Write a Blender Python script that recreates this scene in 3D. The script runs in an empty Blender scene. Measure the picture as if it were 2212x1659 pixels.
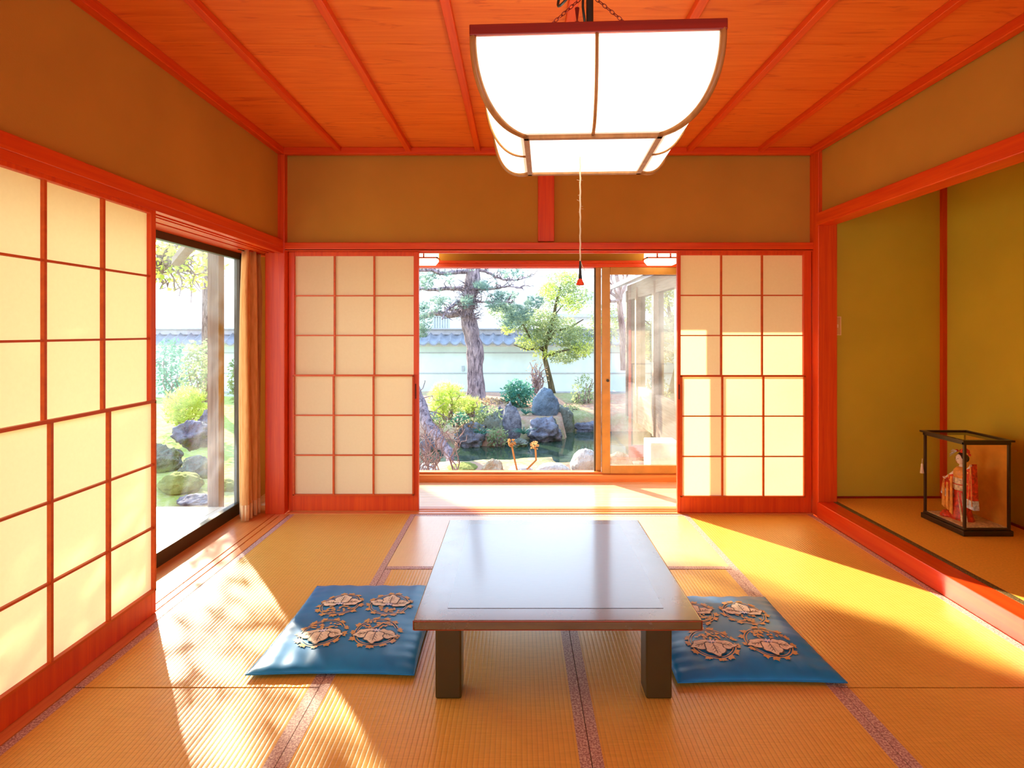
import bpy, math, random
from mathutils import Vector, Matrix, noise
random.seed(7)
PI = math.pi
F = 1250.0; CX = 1118.0; CY = 716.0; CH = 1.22
scn = bpy.context.scene
col = scn.collection

def P(px, py, Y):
    """pixel + depth -> world point (used only to read positions off the photograph)"""
    return Vector(((px-CX)*Y/F, Y, CH-(py-CY)*Y/F))
def PZ(px, py, z):
    Y = F*(CH-z)/(py-CY)
    return Vector(((px-CX)*Y/F, Y, z))

# ------------------------------------------------------------------ materials
def srgb(r, g, b):
    f = lambda c: (c/255/12.92) if c/255 <= .04045 else ((c/255+.055)/1.055)**2.4
    return (f(r), f(g), f(b), 1)
class N:
    def __init__(s, name):
        s.m = bpy.data.materials.new(name); s.m.use_nodes = True
        s.t = s.m.node_tree; s.t.nodes.clear(); s.out = s.n('ShaderNodeOutputMaterial')
    def n(s, ty, **k):
        x = s.t.nodes.new(ty)
        for a, b in k.items():
            if hasattr(x, a): setattr(x, a, b)
        return x
    def l(s, a, b): s.t.links.new(a, b)
    def math(s, op, a, b=None):
        x = s.n('ShaderNodeMath'); x.operation = op
        for i, v in enumerate((a, b)):
            if v is None: continue
            if isinstance(v, (int, float)): x.inputs[i].default_value = v
            else: s.l(v, x.inputs[i])
        return x.outputs[0]
    def mix(s, fac, a, b):
        x = s.n('ShaderNodeMix'); x.data_type = 'RGBA'
        for sock, v in ((x.inputs[0], fac), (x.inputs[6], a), (x.inputs[7], b)):
            if isinstance(v, (int, float, tuple)): sock.default_value = v
            else: s.l(v, sock)
        return x.outputs[2]
    def coords(s, scale=(1, 1, 1), rot=(0, 0, 0)):
        tc = s.n('ShaderNodeTexCoord'); mp = s.n('ShaderNodeMapping')
        mp.inputs['Scale'].default_value = scale; mp.inputs['Rotation'].default_value = rot
        s.l(tc.outputs['Object'], mp.inputs[0]); return mp.outputs[0]
    def noise(s, vec, scale, detail=4, rough=.55, dist=0):
        x = s.n('ShaderNodeTexNoise'); s.l(vec, x.inputs['Vector'])
        x.inputs['Scale'].default_value = scale; x.inputs['Detail'].default_value = detail
        x.inputs['Roughness'].default_value = rough; x.inputs['Distortion'].default_value = dist
        return x.outputs['Fac']
    def ramp(s, fac, *stops):
        x = s.n('ShaderNodeValToRGB'); s.l(fac, x.inputs[0]); e = x.color_ramp.elements
        while len(e) < len(stops): e.new(.5)
        for i, (p, c) in enumerate(stops): e[i].position = p; e[i].color = c
        return x.outputs[0]
    def pbr(s, color, rough=.5, spec=.5, metal=0, bump=None, bs=.3, bd=.01, sheen=0, coat=0, cr=.3):
        b = s.n('ShaderNodeBsdfPrincipled')
        if isinstance(color, tuple): b.inputs['Base Color'].default_value = color
        else: s.l(color, b.inputs['Base Color'])
        if isinstance(rough, (int, float)): b.inputs['Roughness'].default_value = rough
        else: s.l(rough, b.inputs['Roughness'])
        b.inputs['Specular IOR Level'].default_value = spec; b.inputs['Metallic'].default_value = metal
        b.inputs['Sheen Weight'].default_value = sheen; b.inputs['Coat Weight'].default_value = coat; b.inputs['Coat Roughness'].default_value = cr
        if bump is not None:
            u = s.n('ShaderNodeBump'); u.inputs['Strength'].default_value = bs; u.inputs['Distance'].default_value = bd
            s.l(bump, u.inputs['Height']); s.l(u.outputs[0], b.inputs['Normal'])
        s.l(b.outputs[0], s.out.inputs[0]); return s.m

def wood(name, c1, c2, axis='z', rough=.4, spec=.4, scale=1.0):
    k = N(name); sc = {'x': (1.2, 28, 28), 'y': (28, 1.2, 28), 'z': (28, 28, 1.2)}[axis]
    v = k.coords(tuple(a*scale for a in sc)); f = k.noise(v, 1.6, 5, .6, .6)
    return k.pbr(k.ramp(f, (.3, c1), (.72, c2)), rough, spec, bump=f, bs=.12, bd=.003)
def plain(name, c, rough=.5, spec=.4, metal=0, var=.12, vs=12, bs=.1):
    k = N(name); f = k.noise(k.coords(), vs, 4)
    d = tuple(x*(1-var) for x in c[:3])+(1,); u = tuple(min(1, x*(1+var)) for x in c[:3])+(1,)
    return k.pbr(k.ramp(f, (.3, d), (.7, u)), rough, spec, metal, bump=f, bs=bs, bd=.002)

RED1 = (.60, .040, .003, 1); RED2 = (.76, .088, .005, 1)
M = {}
M['woodz'] = wood('warm_cedar_upright', RED1, RED2, 'z', .38)
M['woodx'] = wood('warm_cedar_across', RED1, RED2, 'x', .38)
M['woody'] = wood('warm_cedar_along', RED1, RED2, 'y', .38)
M['lattice'] = wood('lattice_cedar', (.50, .06, .004, 1), (.66, .10, .008, 1), 'x', .45, .3, .6)
M['oak'] = wood('corridor_board', (.88, .58, .30, 1), (.97, .72, .44, 1), 'x', .24, .9)
M['track'] = wood('track_wood', (.68, .20, .04, 1), (.84, .32, .08, 1), 'y', .3, .5)
M['trackx'] = wood('track_wood_across', (.68, .20, .04, 1), (.84, .32, .08, 1), 'x', .3, .5)
M['groove'] = plain('groove_shadow_wood', (.10, .02, .006, 1), .6)
M['lacquer_red'] = wood('red_lacquer', (.56, .025, .004, 1), (.72, .070, .008, 1), 'y', .22, .35, .5)

def ceiling_mat():
    k = N('ceiling_cedar_boards')
    v = k.coords((1.5, 22, 1)); f = k.noise(v, 1.3, 6, .62, 1.1)
    v2 = k.coords((1.0, 7, 1)); g = k.noise(v2, 2.6, 3, .5, 1.6)
    streak = k.ramp(g, (.60, (0, 0, 0, 1)), (.67, (1, 1, 1, 1)), (.73, (0, 0, 0, 1)))
    c = k.ramp(f, (.3, (.66, .115, .010, 1)), (.7, (.80, .185, .022, 1)))
    c = k.mix(k.math('MULTIPLY', streak, .45), c, (.42, .03, .004, 1))
    return k.pbr(c, .42, .3)
M['ceiling'] = ceiling_mat()

def plaster(name, c):
    k = N(name); v = k.coords(); f = k.noise(v, 2.2, 3); g = k.noise(v, 240, 3)
    return k.pbr(k.ramp(f, (.3, tuple(x*.92 for x in c[:3])+(1,)), (.7, tuple(x*1.06 for x in c[:3])+(1,))), .9, .15, bump=g, bs=.25, bd=.002)
M['plaster'] = plaster('ochre_sand_plaster', (.50, .245, .035, 1))
M['plaster_green'] = plaster('olive_sand_plaster', (.60, .46, .038, 1))
M['plaster_white'] = plaster('garden_wall_plaster', (.70, .84, .84, 1))

def tatami(name, along):
    k = N(name); tc = k.n('ShaderNodeTexCoord'); sp = k.n('ShaderNodeSeparateXYZ'); k.l(tc.outputs['Object'], sp.inputs[0])
    across = sp.outputs['X' if along == 'y' else 'Y']; lng = sp.outputs['Y' if along == 'y' else 'X']
    s = k.math('SINE', k.math('MULTIPLY', across, 2*PI/.0155))
    r = k.math('POWER', k.math('ABSOLUTE', k.math('SINE', k.math('MULTIPLY', across, PI/.0155))), .35)
    fine = k.math('SINE', k.math('MULTIPLY', lng, 2*PI/.0045))
    h = k.math('ADD', r, k.math('MULTIPLY', fine, .05))
    n1 = k.noise(k.coords((1, 1, 1)), 1.6, 3); n2 = k.noise(k.coords((60, 4, 1) if along == 'x' else (4, 60, 1)), 3, 3)
    c = k.ramp(n2, (.3, (.70, .38, .050, 1)), (.7, (.84, .48, .085, 1))) if along == 'y' else k.ramp(n2, (.3, (.82, .54, .20, 1)), (.7, (.90, .64, .28, 1)))  # crosswise weave gets a paler base that stands in for glare
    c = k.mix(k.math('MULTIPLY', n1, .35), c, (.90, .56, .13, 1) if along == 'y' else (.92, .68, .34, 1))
    gro = k.ramp(r, (.15, (.50, .50, .50, 1)), (.60, (1, 1, 1, 1)))
    x = k.n('ShaderNodeMix'); x.data_type = 'RGBA'; x.blend_type = 'MULTIPLY'; x.inputs[0].default_value = 1
    k.l(c, x.inputs[6]); k.l(gro, x.inputs[7])
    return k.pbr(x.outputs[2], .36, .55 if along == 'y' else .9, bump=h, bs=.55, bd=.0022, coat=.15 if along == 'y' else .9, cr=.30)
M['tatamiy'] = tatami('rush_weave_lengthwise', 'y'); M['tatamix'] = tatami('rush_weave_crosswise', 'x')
def heri():
    k = N('brocade_edging'); f = k.noise(k.coords(), 160, 3, .7)
    c = k.ramp(f, (.42, (.34, .17, .15, 1)), (.52, (.60, .38, .33, 1)), (.62, (.76, .62, .50, 1)))
    return k.pbr(c, .45, .4)
M['heri'] = heri()
def heri2():
    k = N('green_brocade_edging'); f = k.noise(k.coords(), 160, 3, .7)
    return k.pbr(k.ramp(f, (.42, (.05, .03, .006, 1)), (.6, (.22, .14, .05, 1))), .5, .4)
M['heri_dark'] = heri2()

def paper():
    k = N('shoji_paper'); f = k.noise(k.coords(), 60, 5, .7); g = k.noise(k.coords(), 1.3, 2)
    c = k.ramp(f, (.3, (.90, .76, .46, 1)), (.7, (.95, .82, .52, 1)))
    d = k.n('ShaderNodeBsdfDiffuse'); t = k.n('ShaderNodeBsdfTranslucent'); m = k.n('ShaderNodeMixShader'); m.inputs[0].default_value = .45
    k.l(c, d.inputs[0]); t.inputs[0].default_value = (1, .81, .40, 1)
    k.l(d.outputs[0], m.inputs[1]); k.l(t.outputs[0], m.inputs[2]); k.l(m.outputs[0], k.out.inputs[0]); return k.m
M['paper'] = paper()
def glass(name, refl=.10, glare=0.0, tint=(1, 1, 1, 1)):
    k = N(name); tr = k.n('ShaderNodeBsdfTransparent'); tr.inputs[0].default_value = tint
    gl = k.n('ShaderNodeBsdfGlossy'); gl.inputs['Roughness'].default_value = .0
    fr = k.n('ShaderNodeLayerWeight'); fr.inputs[0].default_value = .5
    fac = k.math('ADD', k.math('MULTIPLY', k.math('POWER', fr.outputs['Facing'], 3.5), .75), refl)
    fac = k.math('MINIMUM', fac, .8)
    m = k.n('ShaderNodeMixShader'); k.l(fac, m.inputs[0]); k.l(tr.outputs[0], m.inputs[1]); k.l(gl.outputs[0], m.inputs[2])
    last = m
    if glare:
        t = k.n('ShaderNodeBsdfTranslucent'); t.inputs[0].default_value = (.9, .95, 1, 1)
        f = k.noise(k.coords((1, 1, 1.2)), 1.7, 3, .5, .6)
        a = k.math('MULTIPLY', k.ramp(f, (.40, (0, 0, 0, 1)), (.68, (1, 1, 1, 1))), glare)  # patchy milky film painted into the pane imitates reflected glare
        m2 = k.n('ShaderNodeMixShader'); k.l(a, m2.inputs[0]); k.l(m.outputs[0], m2.inputs[1]); k.l(t.outputs[0], m2.inputs[2]); last = m2
    k.l(last.outputs[0], k.out.inputs[0]); return k.m
M['glass'] = glass('clear_pane', .06); M['glass_glare'] = glass('glare_haze_pane', .05, .16); M['glass_case'] = glass('case_pane', .02)
M['glass_veil'] = glass('veranda_pane', .20, .15)  # same painted glare film on the corridor door pane
def lit_paper(name, c, s):
    k = N(name); e = k.n('ShaderNodeEmission'); e.inputs[0].default_value = c; e.inputs[1].default_value = s
    d = k.n('ShaderNodeBsdfTranslucent'); d.inputs[0].default_value = (.9, .88, .76, 1)
    a = k.n('ShaderNodeAddShader'); k.l(e.outputs[0], a.inputs[0]); k.l(d.outputs[0], a.inputs[1]); k.l(a.outputs[0], k.out.inputs[0]); return k.m
def emit(name, c, s):
    k = N(name); e = k.n('ShaderNodeEmission'); e.inputs[0].default_value = c; e.inputs[1].default_value = s
    d = k.n('ShaderNodeBsdfDiffuse'); d.inputs[0].default_value = (.5, .5, .45, 1)
    a = k.n('ShaderNodeAddShader'); k.l(e.outputs[0], a.inputs[0]); k.l(d.outputs[0], a.inputs[1]); k.l(a.outputs[0], k.out.inputs[0]); return k.m
M['lamp_paper'] = lit_paper('lit_lamp_paper', (1, .97, .72, 1), .30)
M['lamp_base'] = emit('lit_lamp_base', (1, .98, .90, 1), 1.8)
M['lantern_paper'] = emit('lit_lantern_paper', (1, .90, .62, 1), 2.2)
M['lamp_wood'] = wood('lamp_dark_frame', (.22, .012, .004, 1), (.34, .02, .006, 1), 'x', .4)
M['lamp_rib'] = wood('lamp_rib_wood', (.36, .16, .04, 1), (.55, .26, .08, 1), 'z', .4)
M['black'] = plain('black_rubber', (.012, .012, .008, 1), .45); M['iron'] = plain('dark_red_iron', (.16, .01, .006, 1), .4, .5, .5)
M['cord'] = plain('cream_cord', (.80, .66, .44, 1), .8); M['redbell'] = plain('red_bell', (.7, .05, .01, 1), .3)
def table_mat():
    k = N('dark_lacquer'); f = k.noise(k.coords((2, 14, 14)), 2, 4); g = k.noise(k.coords(), 7, 6, .7)
    c = k.ramp(f, (.3, (.10, .055, .006, 1)), (.7, (.15, .085, .010, 1)))
    return k.pbr(c, k.ramp(g, (.35, (.22, .22, .22, 1)), (.68, (.30, .30, .30, 1))), .9, coat=.8, cr=.13)
M['leg_lacquer'] = plain('olive_black_lacquer', (.055, .034, .004, 1), .3, .5, 0, .2, 5, .02)
M['lacquer'] = table_mat()
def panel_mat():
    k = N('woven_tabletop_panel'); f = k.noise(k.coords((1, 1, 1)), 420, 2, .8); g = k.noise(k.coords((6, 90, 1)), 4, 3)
    c = k.mix(g, (.17, .28, .42, 1), (.22, .34, .48, 1))  # blue in the base colour stands in for reflected sky
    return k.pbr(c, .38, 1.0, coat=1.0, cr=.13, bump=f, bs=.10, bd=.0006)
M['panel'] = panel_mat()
M['edge_wear'] = plain('worn_red_edge', (.35, .045, .006, 1), .4)
def satin():
    k = N('blue_satin'); f = k.noise(k.coords((300, 20, 1)), 1, 2)
    g = k.noise(k.coords(), 5, 3)
    return k.pbr(k.ramp(g, (.35, (.004, .20, .52, 1)), (.65, (.008, .27, .66, 1))), .36, .4, bump=f, bs=.04, bd=.0005)
M['satin'] = satin()
M['gold'] = plain('gold_thread', (.62, .38, .13, 1), .5, .5, 0, .2, 200); M['cream'] = plain('cream_thread', (.90, .78, .60, 1), .55, .3, 0, .2, 60)
M['vein'] = plain('dark_vein_thread', (.10, .10, .09, 1), .6); M['white_thread'] = plain('white_thread', (.80, .82, .95, 1), .5)
M['alu'] = plain('bronze_aluminium', (.055, .035, .012, 1), .35, .5, .3); M['tan'] = plain('tan_door_frame', (.52, .25, .05, 1), .32, .5, .2)
def curtain_mat():
    k = N('orange_curtain_cloth'); f = k.noise(k.coords((30, 30, 3)), 3, 3)
    return k.pbr(k.ramp(f, (.3, (.62, .26, .06, 1)), (.7, (.78, .38, .12, 1))), .8, .2, sheen=.3)
M['curtain'] = curtain_mat(); M['hem'] = plain('pale_curtain_hem', (.80, .50, .22, 1), .8)
M['case'] = plain('case_black_wood', (.035, .018, .006, 1), .35, .5); M['gilt'] = plain('gilt_back_panel', (.80, .34, .04, 1), .28, .5, .3)
M['mat_alcove'] = plain('alcove_mat_weave', (.82, .43, .060, 1), .7, .2, 0, .10, 90, .2)
M['switch'] = plain('ivory_switch', (.72, .42, .12, 1), .4); M['switch_key'] = plain('ivory_switch_key', (.95, .72, .36, 1), .3)
# garden
def rockmat(name, a, b, moss=None, s=3.0):
    k = N(name); v = k.coords(); f = k.noise(v, s, 8, .68, .5); g = k.noise(v, s*6, 5, .7)
    c = k.ramp(f, (.32, a), (.66, b))
    if moss:
        q = k.noise(v, 2.3, 3); c = k.mix(k.ramp(q, (.5, (0, 0, 0, 1)), (.6, (1, 1, 1, 1))), c, moss)
    return k.pbr(c, .85, .2, bump=g, bs=1, bd=.06)
M['rock_grey'] = rockmat('grey_rock', (.10, .10, .14, 1), (.42, .42, .52, 1), (.16, .20, .12, 1))
M['rock_blue'] = rockmat('blue_slate_rock', (.07, .10, .14, 1), (.26, .33, .42, 1))
M['rock_lichen'] = rockmat('lichened_rock', (.08, .08, .12, 1), (.55, .55, .66, 1), None, 9)
M['rock_white'] = rockmat('pale_rounded_rock', (.50, .47, .44, 1), (.85, .84, .82, 1), None, 2)
M['rock_tan'] = rockmat('tan_rock', (.42, .30, .16, 1), (.78, .70, .56, 1), None, 3)
M['rock_moss'] = rockmat('mossy_rock', (.12, .13, .10, 1), (.34, .36, .30, 1), (.20, .26, .05, 1))
M['moss_mound'] = rockmat('yellow_moss', (.22, .26, .05, 1), (.50, .52, .14, 1), None, 7)
def bark(name, a, b):
    k = N(name); v = k.coords((7, 7, 1.6)); f = k.noise(v, 2.4, 7, .7, 1.0)
    return k.pbr(k.ramp(f, (.36, a), (.60, b)), .9, .15, bump=f, bs=1, bd=.05)
M['bark'] = bark('pine_bark', (.075, .055, .075, 1), (.46, .36, .40, 1)); M['bark2'] = bark('dark_bark', (.05, .04, .02, 1), (.22, .18, .10, 1))
M['twig'] = bark('bare_twig', (.20, .13, .14, 1), (.46, .34, .34, 1))
def leaf(name, a, b):
    k = N(name); f = k.noise(k.coords(), 3.5, 2); c = k.ramp(f, (.35, a), (.65, b))
    d = k.n('ShaderNodeBsdfDiffuse'); t = k.n('ShaderNodeBsdfTranslucent'); m = k.n('ShaderNodeMixShader'); m.inputs[0].default_value = .45
    k.l(c, d.inputs[0]); k.l(c, t.inputs[0]); k.l(d.outputs[0], m.inputs[1]); k.l(t.outputs[0], m.inputs[2]); k.l(m.outputs[0], k.out.inputs[0]); return k.m
M['needle'] = leaf('pine_needles', (.10, .19, .14, 1), (.30, .42, .20, 1)); M['needle_blue'] = leaf('bluish_needles', (.12, .22, .20, 1), (.36, .48, .36, 1))
M['needle_yellow'] = leaf('yellow_green_needles', (.46, .58, .10, 1), (.80, .84, .24, 1)); M['leaf_teal'] = leaf('teal_leaves', (.06, .22, .17, 1), (.20, .42, .30, 1))
M['leaf_green'] = leaf('mixed_green_leaves', (.22, .30, .16, 1), (.50, .56, .28, 1)); M['leaf_brown'] = leaf('dry_leaves', (.28, .16, .08, 1), (.50, .42, .26, 1))
M['litter'] = leaf('red_leaf_litter', (.45, .16, .08, 1), (.66, .30, .16, 1)); M['dry_flower'] = leaf('dried_flower_petals', (.40, .18, .06, 1), (.72, .44, .20, 1))
def ground_mat():
    k = N('garden_soil_and_moss'); v = k.coords(); f = k.noise(v, .9, 5, .6); g = k.noise(v, 14, 6, .7)
    c = k.mix(k.ramp(f, (.52, (0, 0, 0, 1)), (.62, (1, 1, 1, 1))), (.46, .24, .17, 1), (.30, .31, .13, 1))
    tc = k.n('ShaderNodeTexCoord'); sp = k.n('ShaderNodeSeparateXYZ'); k.l(tc.outputs['Object'], sp.inputs[0])
    side_ = k.math('MINIMUM', k.math('MAXIMUM', k.math('SUBTRACT', k.math('ADD', k.math('MULTIPLY', sp.outputs['X'], -1.2), k.math('MULTIPLY', k.math('SUBTRACT', f, .5), 4)), 3.0), 0), 1)
    c = k.mix(side_, c, (.34, .42, .08, 1))
    c = k.mix(k.ramp(g, (.4, (0, 0, 0, 1)), (.7, (.5, .5, .5, 1))), c, (.60, .52, .38, 1))
    return k.pbr(c, .95, .1, bump=g, bs=.8, bd=.04)
M['ground'] = ground_mat()
def water():
    k = N('pond_water'); f = k.noise(k.coords((1, 2.2, 1)), 3, 3)
    return k.pbr((.030, .055, .035, 1), .05, .6, bump=f, bs=.12, bd=.02)
M['water'] = water()
M['tile'] = plain('grey_roof_tile', (.22, .23, .27, 1), .4, .5, 0, .2, 6); M['tile_light'] = plain('roof_ridge_tile', (.36, .37, .43, 1), .4)
M['house'] = plain('white_house_wall', (.84, .86, .86, 1), .8); M['bar'] = plain('grey_bars', (.42, .46, .50, 1), .5)
M['deck'] = wood('sun_bleached_deck', (.80, .74, .62, 1), (.92, .86, .74, 1), 'y', .5); M['post'] = wood('weathered_post', (.17, .12, .10, 1), (.34, .25, .21, 1), 'z', .8)
M['wing_wood'] = wood('wing_wood', (.22, .14, .10, 1), (.36, .26, .20, 1), 'y', .6); M['white_box'] = plain('white_box_paint', (.86, .86, .84, 1), .5)
M['mirror_pane'] = glass('reflecting_pane', .35, 0, (.35, .38, .38, 1))
# doll
M['skin'] = plain('doll_white_face', (.86, .76, .64, 1), .4); M['hair'] = plain('doll_black_hair', (.02, .012, .008, 1), .35)
M['kred'] = plain('red_kimono_silk', (.62, .040, .008, 1), .45, .5, 0, .5, 60); M['kor'] = plain('orange_kimono_silk', (.85, .34, .06, 1), .45, .5, 0, .3, 40)
M['kob'] = plain('cream_obi_brocade', (.78, .60, .36, 1), .5, .4, 0, .4, 80); M['kwh'] = plain('pale_blue_floral_silk', (.62, .68, .72, 1), .5, .4, 0, .4, 70)

# ------------------------------------------------------------------ mesh builder
class MB:
    def __init__(s): s.v = []; s.f = []; s.mi = []; s.cur = 0
    def face(s, idx): s.f.append(idx); s.mi.append(s.cur)
    def add(s, vs): b = len(s.v); s.v += [Vector(p) for p in vs]; return b
    def box(s, x0, x1, y0, y1, z0, z1, M4=None):
        vs = [Vector((x, y, z)) for z in (z0, z1) for y in (y0, y1) for x in (x0, x1)]
        if M4 is not None: vs = [M4 @ p for p in vs]
        b = s.add(vs)
        for q in ((0, 2, 3, 1), (4, 5, 7, 6), (0, 1, 5, 4), (2, 6, 7, 3), (0, 4, 6, 2), (1, 3, 7, 5)): s.face([b+i for i in q])
        return s
    def quad(s, a, b, c, d):
        k = s.add((a, b, c, d)); s.face([k, k+1, k+2, k+3]); return s
    def tri(s, a, b, c):
        k = s.add((a, b, c)); s.face([k, k+1, k+2]); return s
    def tube(s, pts, r, seg=8, closed=False, cap=True):
        pts = [Vector(p) for p in pts]; n = len(pts)
        rs = r if isinstance(r, (list, tuple)) else [r]*n
        rings = []; up = None
        for i, p in enumerate(pts):
            t = (pts[(i+1) % n]-pts[i-1]) if closed else (pts[min(i+1, n-1)]-pts[max(i-1, 0)])
            if t.length < 1e-9: t = Vector((0, 0, 1))
            t.normalize()
            if up is None: up = t.orthogonal().normalized()
            up = (up-t*up.dot(t)); up = up.normalized() if up.length > 1e-6 else t.orthogonal().normalized()
            w = t.cross(up)
            rings.append(s.add([p+(up*math.cos(2*PI*k/seg)+w*math.sin(2*PI*k/seg))*rs[i] for k in range(seg)]))
        for i in range(n if closed else n-1):
            a, b = rings[i], rings[(i+1) % n]
            for k in range(seg): s.face([a+k, a+(k+1) % seg, b+(k+1) % seg, b+k])
        if cap and not closed:
            s.face([rings[0]+k for k in reversed(range(seg))]); s.face([rings[-1]+k for k in range(seg)])
        return s
    def lathe(s, c, prof, seg=20, sx=1, sy=1):
        c = Vector(c); rings = [s.add([c+Vector((r*sx*math.cos(2*PI*k/seg), r*sy*math.sin(2*PI*k/seg), z)) for k in range(seg)]) for r, z in prof]
        for a, b in zip(rings, rings[1:]):
            for k in range(seg): s.face([a+k, a+(k+1) % seg, b+(k+1) % seg, b+k])
        s.face([rings[0]+k for k in reversed(range(seg))]); s.face([rings[-1]+k for k in range(seg)]); return s
    def ball(s, c, r, seg=14, rings=9):
        rx, ry, rz = (r, r, r) if isinstance(r, (int, float)) else r
        c = Vector(c); R = []
        for i in range(1, rings):
            a = PI*i/rings; R.append(s.add([c+Vector((rx*math.sin(a)*math.cos(2*PI*k/seg), ry*math.sin(a)*math.sin(2*PI*k/seg), -rz*math.cos(a))) for k in range(seg)]))
        lo = s.add([c+Vector((0, 0, -rz))]); hi = s.add([c+Vector((0, 0, rz))])
        for a, b in zip(R, R[1:]):
            for k in range(seg): s.face([a+k, a+(k+1) % seg, b+(k+1) % seg, b+k])
        for k in range(seg): s.face([lo, R[0]+(k+1) % seg, R[0]+k]); s.face([hi, R[-1]+k, R[-1]+(k+1) % seg])
        return s
    def prism(s, poly, h0, h1, axis='z'):
        def m(u, v, h): return {'z': (u, v, h), 'y': (u, h, v), 'x': (h, u, v)}[axis]
        n = len(poly); a = s.add([m(u, v, h0) for u, v in poly]); b = s.add([m(u, v, h1) for u, v in poly])
        for k in range(n): s.face([a+k, a+(k+1) % n, b+(k+1) % n, b+k])
        s.face([a+k for k in reversed(range(n))]); s.face([b+k for k in range(n)]); return s
    def build(s, name, mats, parent=None, local=False, smooth=False, bevel=0, origin=None, fix=True):
        if not isinstance(mats, (list, tuple)): mats = [mats]
        if parent is not None: off = Vector((0, 0, 0)) if local else wpos(parent)
        elif origin is not None: off = Vector(origin)
        else:
            xs = [p.x for p in s.v]; ys = [p.y for p in s.v]; zs = [p.z for p in s.v]
            off = Vector(((min(xs)+max(xs))/2, (min(ys)+max(ys))/2, min(zs)))
        me = bpy.data.meshes.new(name); me.from_pydata([p-off for p in s.v], [], s.f); me.update()
        for m in mats: me.materials.append(m)
        if len(mats) > 1: me.polygons.foreach_set('material_index', s.mi)
        if fix:
            import bmesh
            bm = bmesh.new(); bm.from_mesh(me); bmesh.ops.recalc_face_normals(bm, faces=bm.faces[:]); bm.to_mesh(me); bm.free()
        if smooth: me.polygons.foreach_set('use_smooth', [True]*len(me.polygons))
        o = bpy.data.objects.new(name, me); col.objects.link(o)
        if parent is not None: o.parent = parent
        else: o.location = off
        if bevel:
            b = o.modifiers.new('bevel', 'BEVEL'); b.width = bevel; b.segments = 2; b.limit_method = 'ANGLE'
        return o
def wpos(o):
    p = Vector((0, 0, 0))
    while o is not None: p = p+Vector(o.location); o = o.parent
    return p
def tag(o, label, cat, group=None, kind=None):
    o['label'] = label; o['category'] = cat
    if group: o['group'] = group
    if kind: o['kind'] = kind
    return o
def thing(name, label, cat, loc=(0, 0, 0), rz=0, group=None, kind=None):
    o = bpy.data.objects.new(name, None); col.objects.link(o); o.location = loc; o.rotation_euler = (0, 0, rz)
    o.empty_display_size = .05
    return tag(o, label, cat, group, kind)
def struct(name, mb, m, label, cat, **k):
    o = mb.build(name, m, **k); return tag(o, label, cat, kind='structure')
def bx(*a): return MB().box(*a)

# ------------------------------------------------------------------ dimensions
XL, XR, YB, ZC = -1.60, 1.99, 3.89, 2.446
YF = -2.6                                   # end of the room behind the viewer
NB, NT = 1.765, 1.825                       # lintel rail bottom / top
# subfloor
struct('floor', bx(-1.52, 3.0, YF, 4.0, -.12, -.032), M['woody'], 'wooden boards underneath the tatami mats', 'floor')
# tatami
MATS = [
    ('pale woven tatami mat with ribs running lengthwise beside the curtained garden window', -1.52, -.68, 1.985, 3.86, 'y'),
    ('woven tatami mat in front of the paper screen by the garden window, nearest the viewer', -1.52, -.68, .10, 1.98, 'y'),
    ('tatami mat under the table half nearer the garden window, beneath the embroidered blue cushion', -.68, .21, 1.20, 2.965, 'y'),
    ('tatami mat under the table half nearer the alcove, beneath the partly hidden blue cushion', .21, 1.10, 1.20, 2.965, 'y'),
    ('sunlit tatami mat with crosswise ribs lying along the corridor threshold behind the table', -.68, 1.10, 2.97, 3.86, 'x'),
    ('yellow sun-streaked tatami mat running beside the red alcove step', 1.10, 1.965, 1.985, 3.86, 'y'),
    ('tatami mat nearest the viewer on the alcove side, crossed by soft light streaks', 1.10, 1.965, .10, 1.98, 'y'),
    ('tatami mat lying crosswise under the viewer, in front of the table', -.68, 1.10, .30, 1.195, 'x')]
for lb, x0, x1, y0, y1, d in MATS:
    t = thing('tatami_mat', lb, 'mat', ((x0+x1)/2, (y0+y1)/2, -.03), group='tatami mats on the floor')
    g = .0012; h = .034
    if d == 'y':
        bx(x0+h, x1-h, y0+g, y1-g, -.03, 0).build('rush_cover', M['tatamiy'], t)
        for a, b in ((x0+g, x0+h), (x1-h, x1-g)): bx(a, b, y0+g, y1-g, -.03, .0008).build('cloth_edging', M['heri'], t)
    else:
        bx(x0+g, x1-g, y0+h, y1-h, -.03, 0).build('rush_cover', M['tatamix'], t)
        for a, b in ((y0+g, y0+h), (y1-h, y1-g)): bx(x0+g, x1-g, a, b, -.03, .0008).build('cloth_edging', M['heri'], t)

# ceiling
cb = MB()
ys = [YF+.0, -1.83, -1.35, -.87, -.39, .09, .57, 1.04, 1.515, 1.99, 2.468, 2.94, 3.413, 3.93]
for a, b in zip(ys, ys[1:]): cb.box(XL-.1, XR+.12, a+.0018, b-.0018, ZC, ZC+.02)
cb.box(XL-.1, XR+.12, YF, 3.93, ZC+.021, ZC+.06)
ceil = struct('ceiling', cb, M['ceiling'], 'orange cedar board ceiling crossed by long red battens', 'ceiling')
for px in (735, 885, 1033, 1184, 1335, 1485, 1637):
    X = (px-CX)*3.89/F
    bx(X-.018, X+.018, YF, 3.86, ZC-.030, ZC).build('batten', M['woody'], ceil, bevel=.003)
tn = [0]
def trim(mb, m, label, **k):
    tn[0] += 1
    return struct('trim_%d' % tn[0], mb, m, label, 'trim', **k)
trim(bx(XL, XL+.045, YF, 3.86, ZC-.045, ZC), M['woody'], 'red ceiling moulding along the garden window wall', bevel=.004)
trim(bx(XR-.045, XR, YF, 3.86, ZC-.045, ZC), M['woody'], 'red ceiling moulding along the alcove wall', bevel=.004)
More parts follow.
